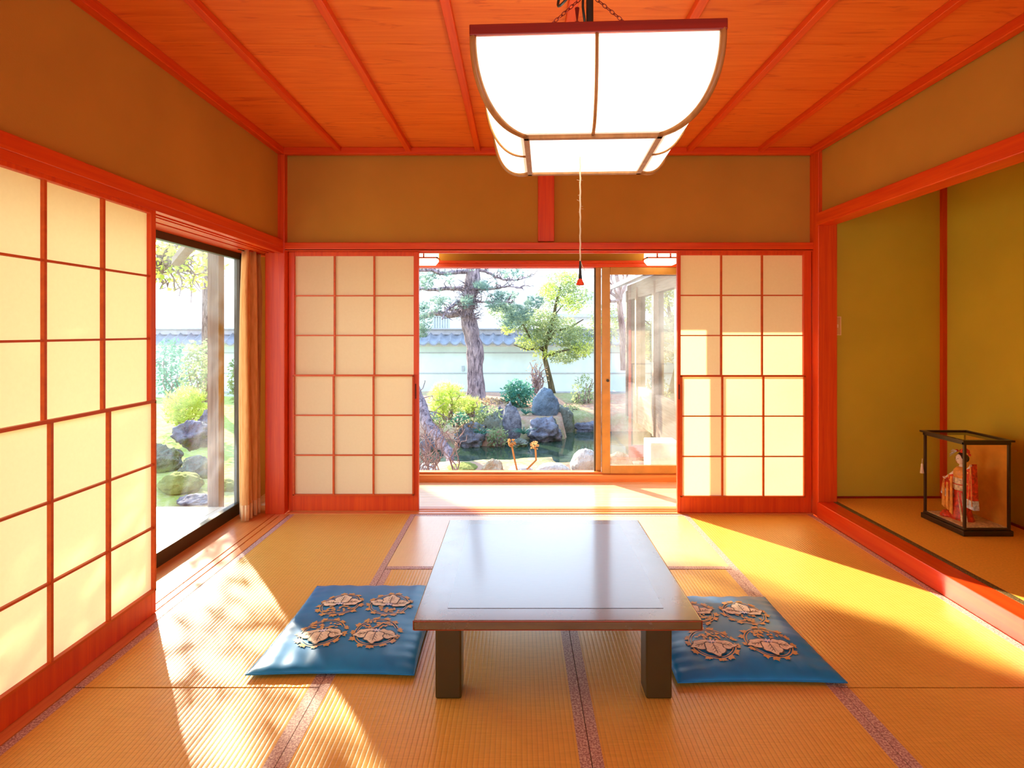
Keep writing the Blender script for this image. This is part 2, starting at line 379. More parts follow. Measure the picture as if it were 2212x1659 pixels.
trim(bx(XL, XR, 3.845, 3.89, ZC-.045, ZC), M['woodx'], 'red ceiling moulding above the screens facing the viewer', bevel=.004)
# upper walls
struct('wall_left', bx(XL-.08, XL, YF, 3.89, NB, ZC), M['plaster'], 'ochre plaster wall band above the garden window', 'wall')
struct('wall_back', MB().box(XL-.08, -.0+.135, 3.91, 3.98, NB, ZC).box(.135, XR+.1, 3.91, 3.98, NB, ZC), M['plaster'], 'ochre plaster wall band above the paper screens', 'wall')
struct('wall_right', bx(XR+.01, XR+.09, 1.95, 3.885, 1.94, ZC), M['plaster'], 'ochre plaster wall band above the alcove', 'wall')
struct('wall_right_near', bx(XR+.01, XR+.09, YF, 1.85, 0, ZC), M['plaster'], 'ochre plaster wall next to the viewer on the alcove side', 'wall')
fw = MB().box(XL-.08, 3.0, YF-.1, YF, 1.9, ZC).box(XL-.08, XL+.25, YF-.1, YF, 0, 1.9).box(XR-.25, 3.0, YF-.1, YF, 0, 1.9).box(XL, XR, YF-.1, YF, -.1, .25)  # unseen end wall, wide opening added to let sky fill light in
struct('wall_front', fw, M['plaster'], 'ochre plaster end wall behind the viewer, its wide opening added for fill light', 'wall')
# posts
trim(bx(-1.685, -1.555, 3.86, 4.0, 0, ZC), M['woodz'], 'orange cedar corner post between curtain and paper screen', bevel=.004)
trim(bx(1.975, 2.10, 3.80, 3.93, 0, ZC), M['woodz'], 'orange cedar post at the corner of the alcove', bevel=.004)
X0 = (1162-CX)*3.90/F; X1 = (1197-CX)*3.90/F
trim(bx(X0, X1, 3.885, 3.93, NT, ZC-.04), M['woodz'], 'short red post in the middle of the wall band', bevel=.003)
# nageshi + kamoi
trim(bx(XL, XR-.012, 3.862, 3.91, 1.768, 1.815), M['woodx'], 'red rail running across above the paper screens', bevel=.004)
trim(bx(XL-.03, XL+.035, YF, 3.86, 1.775, 1.832), M['woody'], 'red rail running above the garden window and screen', bevel=.004)
k = MB().box(-1.556, 1.975, 3.868, 3.878, 1.757, 1.768).box(-1.556, 1.975, 3.952, 3.99, 1.757, 1.768).box(-1.556, 1.975, 3.868, 3.99, 1.7635, 1.769)
trim(k, M['woodx'], 'grooved orange head track above the sliding screens')
k = MB()
for a, b in ((-1.60, -1.565), (-1.64, -1.625), (-1.72, -1.66), (-1.86, -1.74)): k.box(a, b, YF, 3.86 if a > -1.65 else 4.05, 1.742, 1.775)
k.box(-1.86, -1.60, YF, 3.86, 1.760, 1.775)
trim(k, M['woody'], 'grooved orange head track above the garden window')
# alcove lintel
trim(bx(XR-.03, XR+.085, 1.95, 3.80, 1.915, 1.995), M['woody'], 'red lintel beam across the alcove opening', bevel=.004)
trim(bx(XR-.03, XR+.12, 1.80, 1.95, 0, ZC), M['woodz'], 'cedar post at the near end of the alcove', bevel=.004)
# back threshold and left sill
k = MB().box(-1.55, 1.975, 3.862, 3.905, -.03, .004).box(-1.55, 1.975, 3.925, 3.945, -.03, .004).box(-1.55, 1.975, 3.965, 4.02, -.03, .004).box(-1.55, 1.975, 3.862, 4.02, -.03, -.008)
trim(k, M['trackx'], 'grooved floor track under the sliding paper screens')
k = MB()
for a, b in ((-1.572, -1.522), (-1.614, -1.580), (-1.855, -1.622)): k.box(a, b, YF, 3.86 if a > -1.6 else 4.05, -.04, .002)
k.box(-1.855, -1.522, YF, 3.86, -.05, -.01)
trim(k, M['track'], 'grooved floor track and wooden sill under the garden window')
# corridor
YW = 4.74
cf = MB()
for i in range(6): cf.box(-2.0, 3.2, 4.022+i*.118, 4.022+(i+1)*.118-.0015, -.05, 0)
struct('floor_corridor', cf, M['oak'], 'glossy pale board floor of the corridor behind the screens', 'floor')
struct('ceiling_corridor', bx(-2.0, 3.2, 3.98, 4.9, 2.12, 2.2), M['plaster'], 'plain ceiling of the veranda corridor', 'ceiling')
WL, WR = -1.02, 2.55
cw = MB().box(-2.0, 3.2, YW+.0, YW+.1, 1.79, 2.2).box(-2.0, WL, YW, YW+.1, -.2, 1.86).box(WR, 3.2, YW, YW+.1, -.2, 1.86).box(3.1, 3.2, 3.98, YW, -.1, 2.2).box(-2.0, -1.9, 4.12, YW, -.1, 2.2)
struct('wall_corridor', cw, M['plaster'], 'olive plaster band above the corridor window', 'wall')
trim(MB().box(WL, WR, YW-.05, YW+.02, 1.776, 1.795).box(WL, WR, YW-.03, YW+.10, 1.745, 1.776), M['woodx'], 'orange wooden head rails above the corridor window', bevel=.003)
trim(MB().box(WL, WR, YW-.05, YW+.12, -.03, .055).box(WL, WR, YW-.01, YW+.02, .055, .070), M['trackx'], 'orange wooden sill under the corridor window')
# window_1: corridor sliding glass doors
w1 = thing('window_1', 'wide corridor window with a tan framed sliding glass door open to the pond garden', 'window', (.8, YW, .06), kind='structure')
xa = (1288-CX)*YW/F; xb = (1312-CX)*YW/F
bx(xa, xa+.045, YW+.03, YW+.07, .06, 1.75).build('stile', M['tan'], w1, bevel=.003)
bx(xa-.012, xa-.001, YW+.035, YW+.06, .06, 1.75).build('gasket', M['alu'], w1)
fr = MB().box(xa+.046, xb+.02, YW-.02, YW+.02, .06, 1.745).box(1.62, 1.68, YW-.02, YW+.02, .06, 1.745).box(xb+.02, 1.62, YW-.02, YW+.02, .06, .125).box(xb+.02, 1.62, YW-.02, YW+.02, 1.685, 1.745)
fr.build('door_frame', M['tan'], w1, bevel=.003)
MB().quad((xb+.02, YW, .125), (1.62, YW, .125), (1.62, YW, 1.685), (xb+.02, YW, 1.685)).build('pane', M['glass_veil'], w1, fix=False)
MB().tube([(xb, YW-.03, .82), (xb, YW-.022, .82)], .012, 10).build('latch', M['alu'], w1)
fr = MB().box(1.70, 1.76, YW+.03, YW+.07, .06, 1.745).box(2.49, 2.55, YW+.03, YW+.07, .06, 1.745).box(1.76, 2.49, YW+.03, YW+.07, .06, .125).box(1.76, 2.49, YW+.03, YW+.07, 1.685, 1.745)
fr.build('far_door_frame', M['tan'], w1); MB().quad((1.76, YW+.05, .125), (2.49, YW+.05, .125), (2.49, YW+.05, 1.685), (1.76, YW+.05, 1.685)).build('far_pane', M['glass'], w1, fix=False)

# window_2: left wall glass doors
XG = -1.875
w2 = thing('window_2', 'tall dark framed glass door beside the curtain, looking out on the mossy garden', 'window', (XG, 3.4, 0), kind='structure')
f = MB()
for y0, y1 in ((-.6, .05), (1.62, 1.70), (3.865, 3.925), (4.10, 4.14)): f.box(XG-.02, XG+.02, y0, y1, .0, 1.765)
f.box(XG-.02, XG+.02, -.6, 4.14, -.04, .078).box(XG-.02, XG+.02, -.6, 4.14, 1.700, 1.79).box(XG-.045, XG-.02, -.6, 4.14, -.04, .035)
f.build('door_frame', M['alu'], w2, bevel=.003)
MB().quad((XG, 1.70, .078), (XG, 3.865, .078), (XG, 3.865, 1.70), (XG, 1.70, 1.70)).build('pane', M['glass_glare'], w2, fix=False)
MB().quad((XG, 3.925, .078), (XG, 4.10, .078), (XG, 4.10, 1.70), (XG, 3.925, 1.70)).build('narrow_pane', M['glass'], w2, fix=False)
MB().quad((XG, .05, .078), (XG, 1.62, .078), (XG, 1.62, 1.70), (XG, .05, 1.70)).build('near_pane', M['glass'], w2, fix=False)
struct('wall_left_near', bx(XL-.35, XL-.2, YF, -.6, 0, ZC), M['plaster'], 'ochre plaster wall next to the viewer on the window side', 'wall')

# ------------------------------------------------------------------ shoji doors
def shoji(n, label, loc, rz, W, sl, sr, topz=1.727, botz=.110, H=1.756, pull=None):
    t = thing('door_%d' % n, label, 'sliding paper screen', loc, rz, kind='structure')
    T = .015
    f = MB().box(0, sl, -T, T, .0, H).box(W-sr, W, -T, T, .0, H).box(sl, W-sr, -T, T, topz, H).box(sl, W-sr, -T, T, .0, botz)
    f.build('frame', M['woodz'], t, local=True, bevel=.002)
    mid = .918; cw_ = (W-sl-sr)/3
    up = MB(); lo = MB()
    for i in (1, 2):
        x = sl+cw_*i
        up.box(x-.0055, x+.0055, -.010, .004, mid, topz); lo.box(x-.0055, x+.0055, -.032, -.018, botz, mid)
    rh = (topz-mid)/3; rl = (mid-botz)/3
    for i in (1, 2):
        up.box(sl, W-sr, -.009, .003, mid+rh*i-.004, mid+rh*i+.004)
        lo.box(sl, W-sr, -.031, -.019, botz+rl*i-.004, botz+rl*i+.004)
    up.build('upper_lattice', M['lattice'], t, local=True)
    ls = thing_part = lo
    lo.box(sl-.004, W-sr+.004, -.034, -.016, mid-.006, mid+.006).box(sl-.004, W-sr+.004, -.034, -.016, botz-.004, botz+.006)
    lo.box(sl-.004, sl+.006, -.034, -.016, botz, mid).box(W-sr-.006, W-sr+.004, -.034, -.016, botz, mid)
    lo.build('lower_sash', M['lattice'], t, local=True)
    MB().quad((sl, .005, mid-.01), (W-sr, .005, mid-.01), (W-sr, .005, topz), (sl, .005, topz)).build('upper_paper', M['paper'], t, local=True, fix=False)
    MB().quad((sl, -.017, botz), (W-sr, -.017, botz), (W-sr, -.017, mid), (sl, -.017, mid)).build('lower_paper', M['paper'], t, local=True, fix=False)
    if pull is not None: bx(pull-.004, pull+.004, -T-.0015, -T, .76, .86).build('finger_pull', M['groove'], t, local=True)
    return t
shoji(1, 'paper screen standing between the curtain corner post and the open view of the pine', (-1.552, 3.935, .005), 0, .882, .040, .034, pull=.862)
shoji(2, 'brightly sunlit yellow paper screen beside the alcove post', (1.072, 3.895, .005), 0, .898, .022, .052, pull=.011)
shoji(3, 'large glowing paper screen next to the viewer along the garden window wall', (-1.583, 1.625, .003), PI/2, .885, .030, .032, topz=1.722, pull=.869)
shoji(4, 'paper screen beside the viewer, outside the picture edge', (-1.583, .74, .003), PI/2, .882, .030, .032, topz=1.722)
shoji(5, 'paper screen behind the viewer on the window wall', (-1.583, -.145, .003), PI/2, .882, .030, .032, topz=1.722)

# ------------------------------------------------------------------ curtain
ct = thing('curtain', 'orange brown gathered curtain hanging beside the corner post at the garden window', 'curtain', (-1.76, 3.80, .02))
c = MB(); cols, rows = 72, 26; base = []
for j in range(rows+1):
    z = .012+1.735*j/rows; v = j/rows
    for i in range(cols+1):
        u = i/cols
        sp = 1-.22*max(0, (v-.85)/.15)
        fold = math.sin(u*2*PI*6+math.sin(v*2.2)*.5)*(.036*(1-.4*v))
        p = Vector((-1.765+.035*math.sin(u*2*PI*2+v)*.5+fold, 3.815+(u-.5)*.25*sp+.010*math.sin(v*5+u*9), z)); base.append(p)
b0 = c.add(base)
for j in range(rows):
    for i in range(cols):
        a = b0+j*(cols+1)+i; c.face([a, a+1, a+cols+2, a+cols+1])
    
cc = c.build('cloth', M['curtain'], ct, smooth=True); sm = cc.modifiers.new('s', 'SOLIDIFY'); sm.thickness = .003
hm = MB(); pts = base[:cols+1]
for i in range(cols):
    a, b = pts[i]+Vector((.003, -.003, -.002)), pts[i+1]+Vector((.003, -.003, -.002)); hm.quad(a, b, b+Vector((0, 0, .10)), a+Vector((0, 0, .10)))
hm.build('hem', M['hem'], ct, smooth=True).modifiers.new('s', 'SOLIDIFY').thickness = .002
MB().tube([(-1.765, 3.66, 1.742), (-1.765, 3.97, 1.742)], .006, 8).build('rail', M['alu'], ct)

# ------------------------------------------------------------------ alcove
AX = 2.87
struct('wall_alcove_back', bx(2.10, AX+.1, 3.895, 3.98, 0, 2.45), M['plaster_green'], 'olive green plaster wall of the alcove with the light switch', 'wall')
struct('wall_alcove_side', bx(AX, AX+.1, 1.85, 3.895, 0, 2.45), M['plaster_green'], 'olive green plaster side wall behind the doll case', 'wall')
struct('wall_alcove_near', bx(2.10, AX+.1, 1.80, 1.88, 0, 2.45), M['plaster_green'], 'olive green plaster return wall at the near end of the alcove', 'wall')
struct('ceiling_alcove', bx(2.08, AX+.1, 1.85, 3.98, 2.40, 2.46), M['ceiling'], 'small wooden ceiling over the alcove', 'ceiling')
trim(bx(AX-.028, AX+.001, 3.866, 3.896, .10, 2.40), M['woodz'], 'slim red corner post inside the alcove')
trim(bx(1.966, 2.075, 1.95, 3.80, 0, .100), M['lacquer_red'], 'shiny red lacquered step beam along the alcove', bevel=.004)
am = thing('alcove_mat', 'smooth tan mat covering the raised alcove floor under the doll case', 'mat', (2.47, 2.9, .0))
bx(2.105, AX-.001, 1.90, 3.893, .03, .100).build('rush_cover', M['mat_alcove'], am)
bx(2.076, 2.105, 1.96, 3.893, .03, .1008).build('cloth_edging', M['heri_dark'], am)
trim(MB().box(2.10, AX-.03, 3.883, 3.895, .1, .112).box(AX-.012, AX, 1.9, 3.86, .1, .112), M['lamp_wood'], 'thin dark skirting strip around the alcove floor')
# switch
q0 = P(1795, 684, 3.893); q1 = P(1817, 724, 3.893)
sw = thing('light_switch', 'small cream light switch plate on the olive alcove wall beside the cedar post', 'light switch', (q0.x+.035, 3.894, q1.z))
x0 = max(q0.x, 2.106); MB().box(x0, x0+.064, 3.886, 3.895, q1.z, q0.z).build('plate', M['switch'], sw, bevel=.003)
zc = (q0.z+q1.z)/2
MB().box(x0+.024, x0+.044, 3.880, 3.887, zc-.012, zc+.010).build('key', M['switch_key'], sw, bevel=.001)
e = MB()
for a in ((x0, x0+.004, q1.z, q0.z), (x0+.060, x0+.064, q1.z, q0.z), (x0, x0+.064, q1.z, q1.z+.004), (x0, x0+.064, q0.z-.004, q0.z)): e.box(a[0], a[1], 3.884, 3.8865, a[2], a[3])
e.build('rim', M['switch_key'], sw)

# ------------------------------------------------------------------ table
tb = thing('low_table', 'low dark lacquered square table with inlaid top tinted with reflected sky, standing on the tatami', 'table', (.13, 2.37, 0))
ZT = .2865; ty0, ty1 = 1.868, 2.868; tx0, tx1 = -.337, .596
m = MB()
m.box(tx0, tx1, ty0, ty1, .2540, ZT)
m.build('tabletop_frame', M['lacquer'], tb, bevel=.004)
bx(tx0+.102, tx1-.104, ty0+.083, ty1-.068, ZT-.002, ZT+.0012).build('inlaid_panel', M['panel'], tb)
e = MB(); e.tube([(tx0+.002, ty0-.0005, ZT-.003), (tx1-.002, ty0-.0005, ZT-.003)], .0016, 6).tube([(tx0+.002, ty0-.0005, .256), (tx1-.002, ty0-.0005, .256)], .0014, 6).tube([(tx1+.0005, ty0, ZT-.003), (tx1+.0005, ty1, ZT-.003)], .0015, 6).tube([(tx0, ty0, .256), (tx0, ty0, ZT)], .0014, 6).tube([(tx1, ty0, .256), (tx1, ty0, ZT)], .0014, 6)
e.build('worn_edge', M['edge_wear'], tb)
for lx in (-.273, .426):
    for ly in (1.918, 2.730): bx(lx, lx+.0865, ly, ly+.0865, .0012, .2545).build('leg', M['leg_lacquer'], tb, bevel=.006)
m = MB().box(-.187, .426, 1.95, 1.968, .215, .2545).box(-.187, .426, 2.765, 2.783, .215, .2545).box(-.24, -.222, 2.004, 2.73, .215, .2545).box(.462, .48, 2.004, 2.73, .215, .2545)

# ------------------------------------------------------------------ cushions
def cushion(label, x0, x1, y0, y1, H, seed, skew=0):
    cx, cy = (x0+x1)/2, (y0+y1)/2; hx, hy = (x1-x0)/2, (y1-y0)/2
    t = thing('floor_cushion', label, 'cushion', (cx, cy, .001), group='blue embroidered floor cushions')
    def top(u, v):
        e_ = max(0, (1-abs(u)**3.2))*max(0, (1-abs(v)**3.2))
        w = .0045*math.sin(u*23+seed+3*v)*abs(v)**3+.0040*math.sin(v*38+seed*2)*abs(u)**4
        w += .010*noise.noise(Vector((u*2.3+seed, v*2.3, 0)))
        return H*e_**.42+w*(e_**.3)
    def xy(u, v):
        pin = 1-.035*(1-abs(v)**2)*abs(u)**4; pin2 = 1-.035*(1-abs(u)**2)*abs(v)**4
        return hx*u*pin+skew*v*hx, hy*v*pin2
    n = 56; m = MB(); pts = []
    cl = [math.sin(PI/2*(2*i/n-1)) for i in range(n+1)]
    for v in cl:
        for u in cl:
            x, y = xy(u, v); pts.append((x, y, .014+.75*top(u, v)))
    a0 = m.add(pts); pts2 = []
    for v in cl:
        for u in cl:
            x, y = xy(u, v); e_ = max(0, (1-abs(u)**3))*max(0, (1-abs(v)**3)); pts2.append((x, y, .014-.0138*min(1, e_**.5*1.5)))
    b0 = m.add(pts2); k_ = n+1
    for j in range(n):
        for i in range(n):
            a = a0+j*k_+i; m.face([a, a+1, a+k_+1, a+k_]); b = b0+j*k_+i; m.face([b, b+k_, b+k_+1, b+1])
    m.build('satin_cover', M['satin'], t, local=True, smooth=True)
    # piping
    loop = []
    for s_ in range(4):
        for i in range(24):
            q = -1+2*i/24; u, v = ((q, -1), (1, q), (-q, 1), (-1, -q))[s_]; x, y = xy(u, v); loop.append((x, y, .0145))
    MB().tube(loop, .0028, 6, closed=True).build('seam_piping', M['satin'], t, local=True, smooth=True)
    # embroidery
    g = MB()
    def P3(x, y, dz=.0022):
        u = max(-1, min(1, x/hx)); v = max(-1, min(1, y/hy)); return Vector((x, y, .014+.75*top(u, v)+dz))
    def strip(pl, w, mi, dz):
        g.cur = mi
        for i in range(len(pl)-1):
            a, b = Vector(pl[i]), Vector(pl[i+1]); d_ = (b-a); 
            if d_.length < 1e-6: continue
            nn = Vector((-d_.y, d_.x)).normalized()*w/2
            g.quad(P3(*(a-nn), dz), P3(*(b-nn), dz), P3(*(b+nn), dz), P3(*(a+nn), dz))
    def blob(cx_, cy_, poly, mi, dz):
        g.cur = mi; c0 = P3(cx_, cy_, dz)
        for i in range(len(poly)):
            a = poly[i]; b = poly[(i+1) % len(poly)]; ma = ((a[0]+cx_)/2, (a[1]+cy_)/2); mb_ = ((b[0]+cx_)/2, (b[1]+cy_)/2)
            g.tri(c0, P3(*ma, dz), P3(*mb_, dz)); g.quad(P3(*ma, dz), P3(*a, dz), P3(*b, dz), P3(*mb_, dz))
    def leafshape(cx_, cy_, ang, L, Wd, lob=.12):
        out = []
        for i in range(28):
            a = 2*PI*i/28; r = 1+lob*math.cos(5*a)+.05*math.sin(9*a)
            lx, ly = L*(.5+.5*math.cos(a)*r), Wd*.5*math.sin(a)*r*(1.15-.3*math.cos(a))
            out.append((cx_+lx*math.cos(ang)-ly*math.sin(ang), cy_+lx*math.sin(ang)+ly*math.cos(ang)))
        return out
    R = .083; rnd = random.Random(seed)
    for mx in (-.105, .105):
        for my in (-.13, .10):
            dirn = -1 if my < 0 else 1
            ox, oy = mx, my
            for rr, ww in ((R, .0046), (R-.009, .0028)):
                strip([(ox+rr*math.cos(2*PI*i/44+.4), oy+rr*1.12*math.sin(2*PI*i/44+.4)) for i in range(42)], ww, 0, .0022)
            # three large leaves
            for k_, (da, L, Wd) in enumerate(((1.32, .074, .046), (-1.32, .074, .046), (0, .074, .060))):
                an = dirn*PI/2+da; bx_, by_ = ox, oy+dirn*.004
                if k_ < 2: bx_ += math.cos(an)*.010
                pl = leafshape(bx_, by_, an, L, Wd)
                cxl = bx_+math.cos(an)*L*.5; cyl = by_+math.sin(an)*L*.5
                big = [(cxl+(x-cxl)*1.12, cyl+(y-cyl)*1.12) for x, y in pl]
                dz = .0034+(.0014 if k_ == 2 else 0)
                blob(cxl, cyl, big, 2, dz-.0004); blob(cxl, cyl, pl, 1, dz)
                strip([(bx_+math.cos(an)*L*q, by_+math.sin(an)*L*q) for q in (.02, .3, .6, .82)], .0028, 2, dz+.0005)
                for q in (.2, .4, .58):
                    for sg in (-1, 1):
                        a2 = an+sg*.7; p0 = (bx_+math.cos(an)*L*q, by_+math.sin(an)*L*q)
                        strip([p0, (p0[0]+math.cos(a2)*Wd*.34, p0[1]+math.sin(a2)*Wd*.34)], .0016, 2, dz+.0005)
            # white blossom knot
            for q in range(7): 
                a = 2*PI*q/7; strip([(ox, oy-dirn*.004), (ox+.020*math.cos(a), oy-dirn*.004+.011*math.sin(a))], .0045, 3, .0052)
            # tendrils and small leaves around
            for q in range(13):
                a = 2*PI*q/13+.3+rnd.uniform(-.1, .1); px_, py_ = ox+R*math.cos(a), oy+R*1.12*math.sin(a)
                for dl in (-.6, .25, 1.0):
                    an = a+dl; L = rnd.uniform(.014, .024)
                    blob(px_+math.cos(an)*L*.5, py_+math.sin(an)*L*.5, leafshape(px_, py_, an, L, .010, .2), 0, .0026)
            for q in range(26):   # filling scrollwork on the far side of the leaves
                a = -dirn*PI/2+rnd.uniform(-1.0, 1.0); rr = rnd.uniform(.030, R*.95)
                px_, py_ = ox+rr*math.cos(a), oy+rr*math.sin(a); an = rnd.uniform(0, 2*PI); L = rnd.uniform(.012, .020)
                blob(px_+math.cos(an)*L*.5, py_+math.sin(an)*L*.5, leafshape(px_, py_, an, L, .008, .25), 0, .0025)
    g.build('embroidery', [M['gold'], M['cream'], M['vein'], M['white_thread']], t, local=True, fix=False)
    return t
cushion('fully visible blue satin floor cushion with four golden leaf medallions, beside the window', -.950, -.360, 2.030, 2.735, .046, 3, .012)
cushion('blue satin floor cushion partly hidden by the table, with leaf medallions, on the alcove side', .545, 1.125, 1.985, 2.620, .050, 8, -.018)

# ------------------------------------------------------------------ pendant lamp
LZ = 1.872; LH = .186
lamp = thing('pendant_lamp', 'large lit square paper lamp hanging on chains above the low table', 'lamp', (.186, 1.530, LZ-LH), math.radians(-2.8))
A, B = .2745, .160
def prof(t): 
    th = t*PI/2; return B+(A-B-.004)*math.cos(th)**.85 if t < 1 else B, LH*(1-math.sin(th)**.92)
def side(i, a, h, z):    # i: side, a: lateral coordinate, h: distance from the axis
    r = Matrix.Rotation(i*PI/2, 3, 'Z'); return r @ Vector((a, -h, z))
NS = 18
m = MB(); w_ = .016
for i in range(4):
    pass
m.box(-A-.004, A+.004, -A-.004, -A+.018, LH-.004, LH+.020).box(-A-.004, A+.004, A-.018, A+.004, LH-.004, LH+.020).box(-A-.004, -A+.018, -A+.018, A-.018, LH-.004, LH+.020).box(A-.018, A+.004, -A+.018, A-.018, LH-.004, LH+.020)
m.box(-A, A, -.010, .010, LH, LH+.016)
m.build('top_frame', M['lamp_wood'], lamp, local=True, bevel=.002)
for i in range(4):
    m = MB()
    for s_ in range(NS):
        h0, z0 = prof(s_/NS); h1, z1 = prof((s_+1)/NS)
        for c_ in range(4):
            f0, f1 = -1+c_*.5, -.5+c_*.5
            m.quad(side(i, f0*h0, h0, z0), side(i, f1*h0, h0, z0), side(i, f1*h1, h1, z1), side(i, f0*h1, h1, z1))
    m.build('paper_panel', M['lamp_paper'], lamp, local=True, smooth=True, fix=False)
    m = MB(); m.tube([side(i, prof(s_/NS)[0], prof(s_/NS)[0]+.001, prof(s_/NS)[1]) for s_ in range(NS+1)], .0080, 6); m.build('corner_rib', M['lamp_rib'], lamp, local=True, smooth=True)
    m = MB(); m.tube([side(i, 0, prof(s_/NS)[0]+.002, prof(s_/NS)[1]) for s_ in range(NS+1)], .0044, 6); m.build('middle_rib', M['lamp_rib'], lamp, local=True, smooth=True)
m = MB(); q = B+.004; s_ = .014
m.box(-q, q, -q, -q+s_, -.009, .007).box(-q, q, q-s_, q, -.009, .007).box(-q, -q+s_, -q, q, -.009, .007).box(q-s_, q, -q, q, -.009, .007)
m.build('bottom_frame', M['lamp_rib'], lamp, local=True, bevel=.0015)
bx(-q+s_, q-s_, -q+s_, q-s_, -.002, .001).build('bottom_panel', M['lamp_base'], lamp, local=True)
hub = Vector((0, 0, 2.117-(LZ-LH)))
def chain(a, b):
    a, b = Vector(a), Vector(b); d_ = b-a; n = int(d_.length/.0125); t_ = d_.normalized(); u = t_.orthogonal().normalized(); w = t_.cross(u); m = MB()
    for i in range(n):
        c0 = a+d_*(i+.5)/n; sd = u if i % 2 else w
        m.tube([c0+t_*.0085*math.cos(2*PI*k/10)+sd*.0042*math.sin(2*PI*k/10) for k in range(10)], .0011, 5, closed=True)
    return m
bl = bpy.data.lights.new('bulb', 'POINT'); bl.energy = 6.5; bl.color = (1, .97, .86); bl.shadow_soft_size = .04
bo = bpy.data.objects.new('bulb', bl); col.objects.link(bo); bo.parent = lamp; bo.location = (-.02, 0, .09)
for p in ((-A+.01, 0, LH+.018), (A-.01, 0, LH+.018)): chain(p, hub).build('chain', M['iron'], lamp, local=True)
MB().tube([hub+Vector((0, 0, 2.446-2.117)), hub], .0045, 8).ball(hub, .012, 10, 6).build('cable', M['black'], lamp, local=True)
MB().lathe((.004, -.012, 0), [(.0085, LH+.05), (.0095, LH+.055), (.0095, LH+.235-.02), (.0065, LH+.235), (.003, LH+.25)], 12).build('plug', M['black'], lamp, local=True)
m = MB(); cb_ = Vector((-.029, -.012, LH+.152))
m.tube([cb_+Vector((.0075*math.cos(2*PI*k/14), 0, .010*math.sin(2*PI*k/14))) for k in range(14)], .0020, 6, closed=True)
m.tube([cb_+Vector((0, 0, .010)), cb_+Vector((0, 0, .045))], [.0015, .006], 8).tube([cb_+Vector((0, 0, -.012)), cb_+Vector((0, 0, -.10))], .0055, 8)
m.build('swivel_hook', M['iron'], lamp, local=True)
def loop3(c0, rx, rz, tilt, r=.0038):
    return [Vector(c0)+Vector((rx*math.cos(2*PI*k/20)+tilt*math.sin(2*PI*k/20), .01*math.sin(4*PI*k/20), rz*math.sin(2*PI*k/20))) for k in range(20)]
m = MB().tube(loop3((-.052, -.015, LH+.245), .016, .042, .022), .0036, 7, closed=True).tube(loop3((.066, -.01, LH+.265), .034, .034, -.006), .0036, 7, closed=True).tube([(-.012, -.012, LH+.30), (-.014, -.012, LH+.2), (-.004, -.012, LH+.12)], .0035, 7)
m.build('cable_loops', M['black'], lamp, local=True, smooth=True)
m = MB(); pts = []
for i in range(61): pts.append(Vector((-.020+.0005*math.sin(i*.9), .006, -.295*i/60)))
m.tube(pts, .0020, 6)
for i in range(34):
    z = -.02-random.random()**1.4*.25; a = random.uniform(0, 2*PI); L = random.uniform(.004, .010)
    m.tube([Vector((-.020, .006, z)), Vector((-.020+L*math.cos(a), .006+L*.5*math.sin(a), z+random.uniform(-.003, .005)))], .0004, 3)
pc = m.build('pull_cord', M['cord'], lamp, local=True); pc.location.z = .016
MB().lathe((-.020, .006, 0), [(.0022, -.295), (.0028, -.305), (.0042, -.335), (.005, -.342)], 10).build('cord_grip', M['black'], pc, local=True)
MB().lathe((-.020, .006, 0), [(.004, -.340), (.007, -.348), (.011, -.357), (.010, -.359), (.004, -.355)], 12).build('bell', M['redbell'], pc, local=True)
MB().tube([(-.019, .006, -.295), (-.014, .006, -.310), (-.007, .006, -.320)], .0012, 5).build('cord_tail', M['cord'], pc, local=True)

# corridor lanterns
def lantern(label, x0, x1):
    t = thing('wall_lantern', label, 'lantern', ((x0+x1)/2, YW, 1.80), group='corridor lanterns')
    ya, yb = YW-.20, YW-.052; z0, z1 = 1.753, 1.95
    MB().prism([(x0+.03, z0), (x1-.03, z0), (x1-.004, z0+.03), (x1-.004, z1), (x0+.004, z1), (x0+.004, z0+.03)], ya+.012, yb, 'y').build('shade', M['lantern_paper'], t, bevel=.004)
    f = MB()
    for z in (1.800, 1.875): f.box(x0-.006, x1+.006, ya, ya+.012, z-.005, z+.005).box(x0-.006, x0+.004, ya, yb, z-.005, z+.005).box(x1-.004, x1+.006, ya, yb, z-.005, z+.005)
    for x in (x0+(x1-x0)*.30, x0+(x1-x0)*.70): f.box(x-.005, x+.005, ya, ya+.012, 1.800, 1.94)
    f.build('lattice', M['woodx'], t)
lantern('lit wooden lantern above the open view of the pine', -1.02+.04, (944-CX)*4.55/F)
lantern('lit wooden lantern above the sliding glass door', (1398-CX)*4.55/F, (1398-CX)*4.55/F+.26)

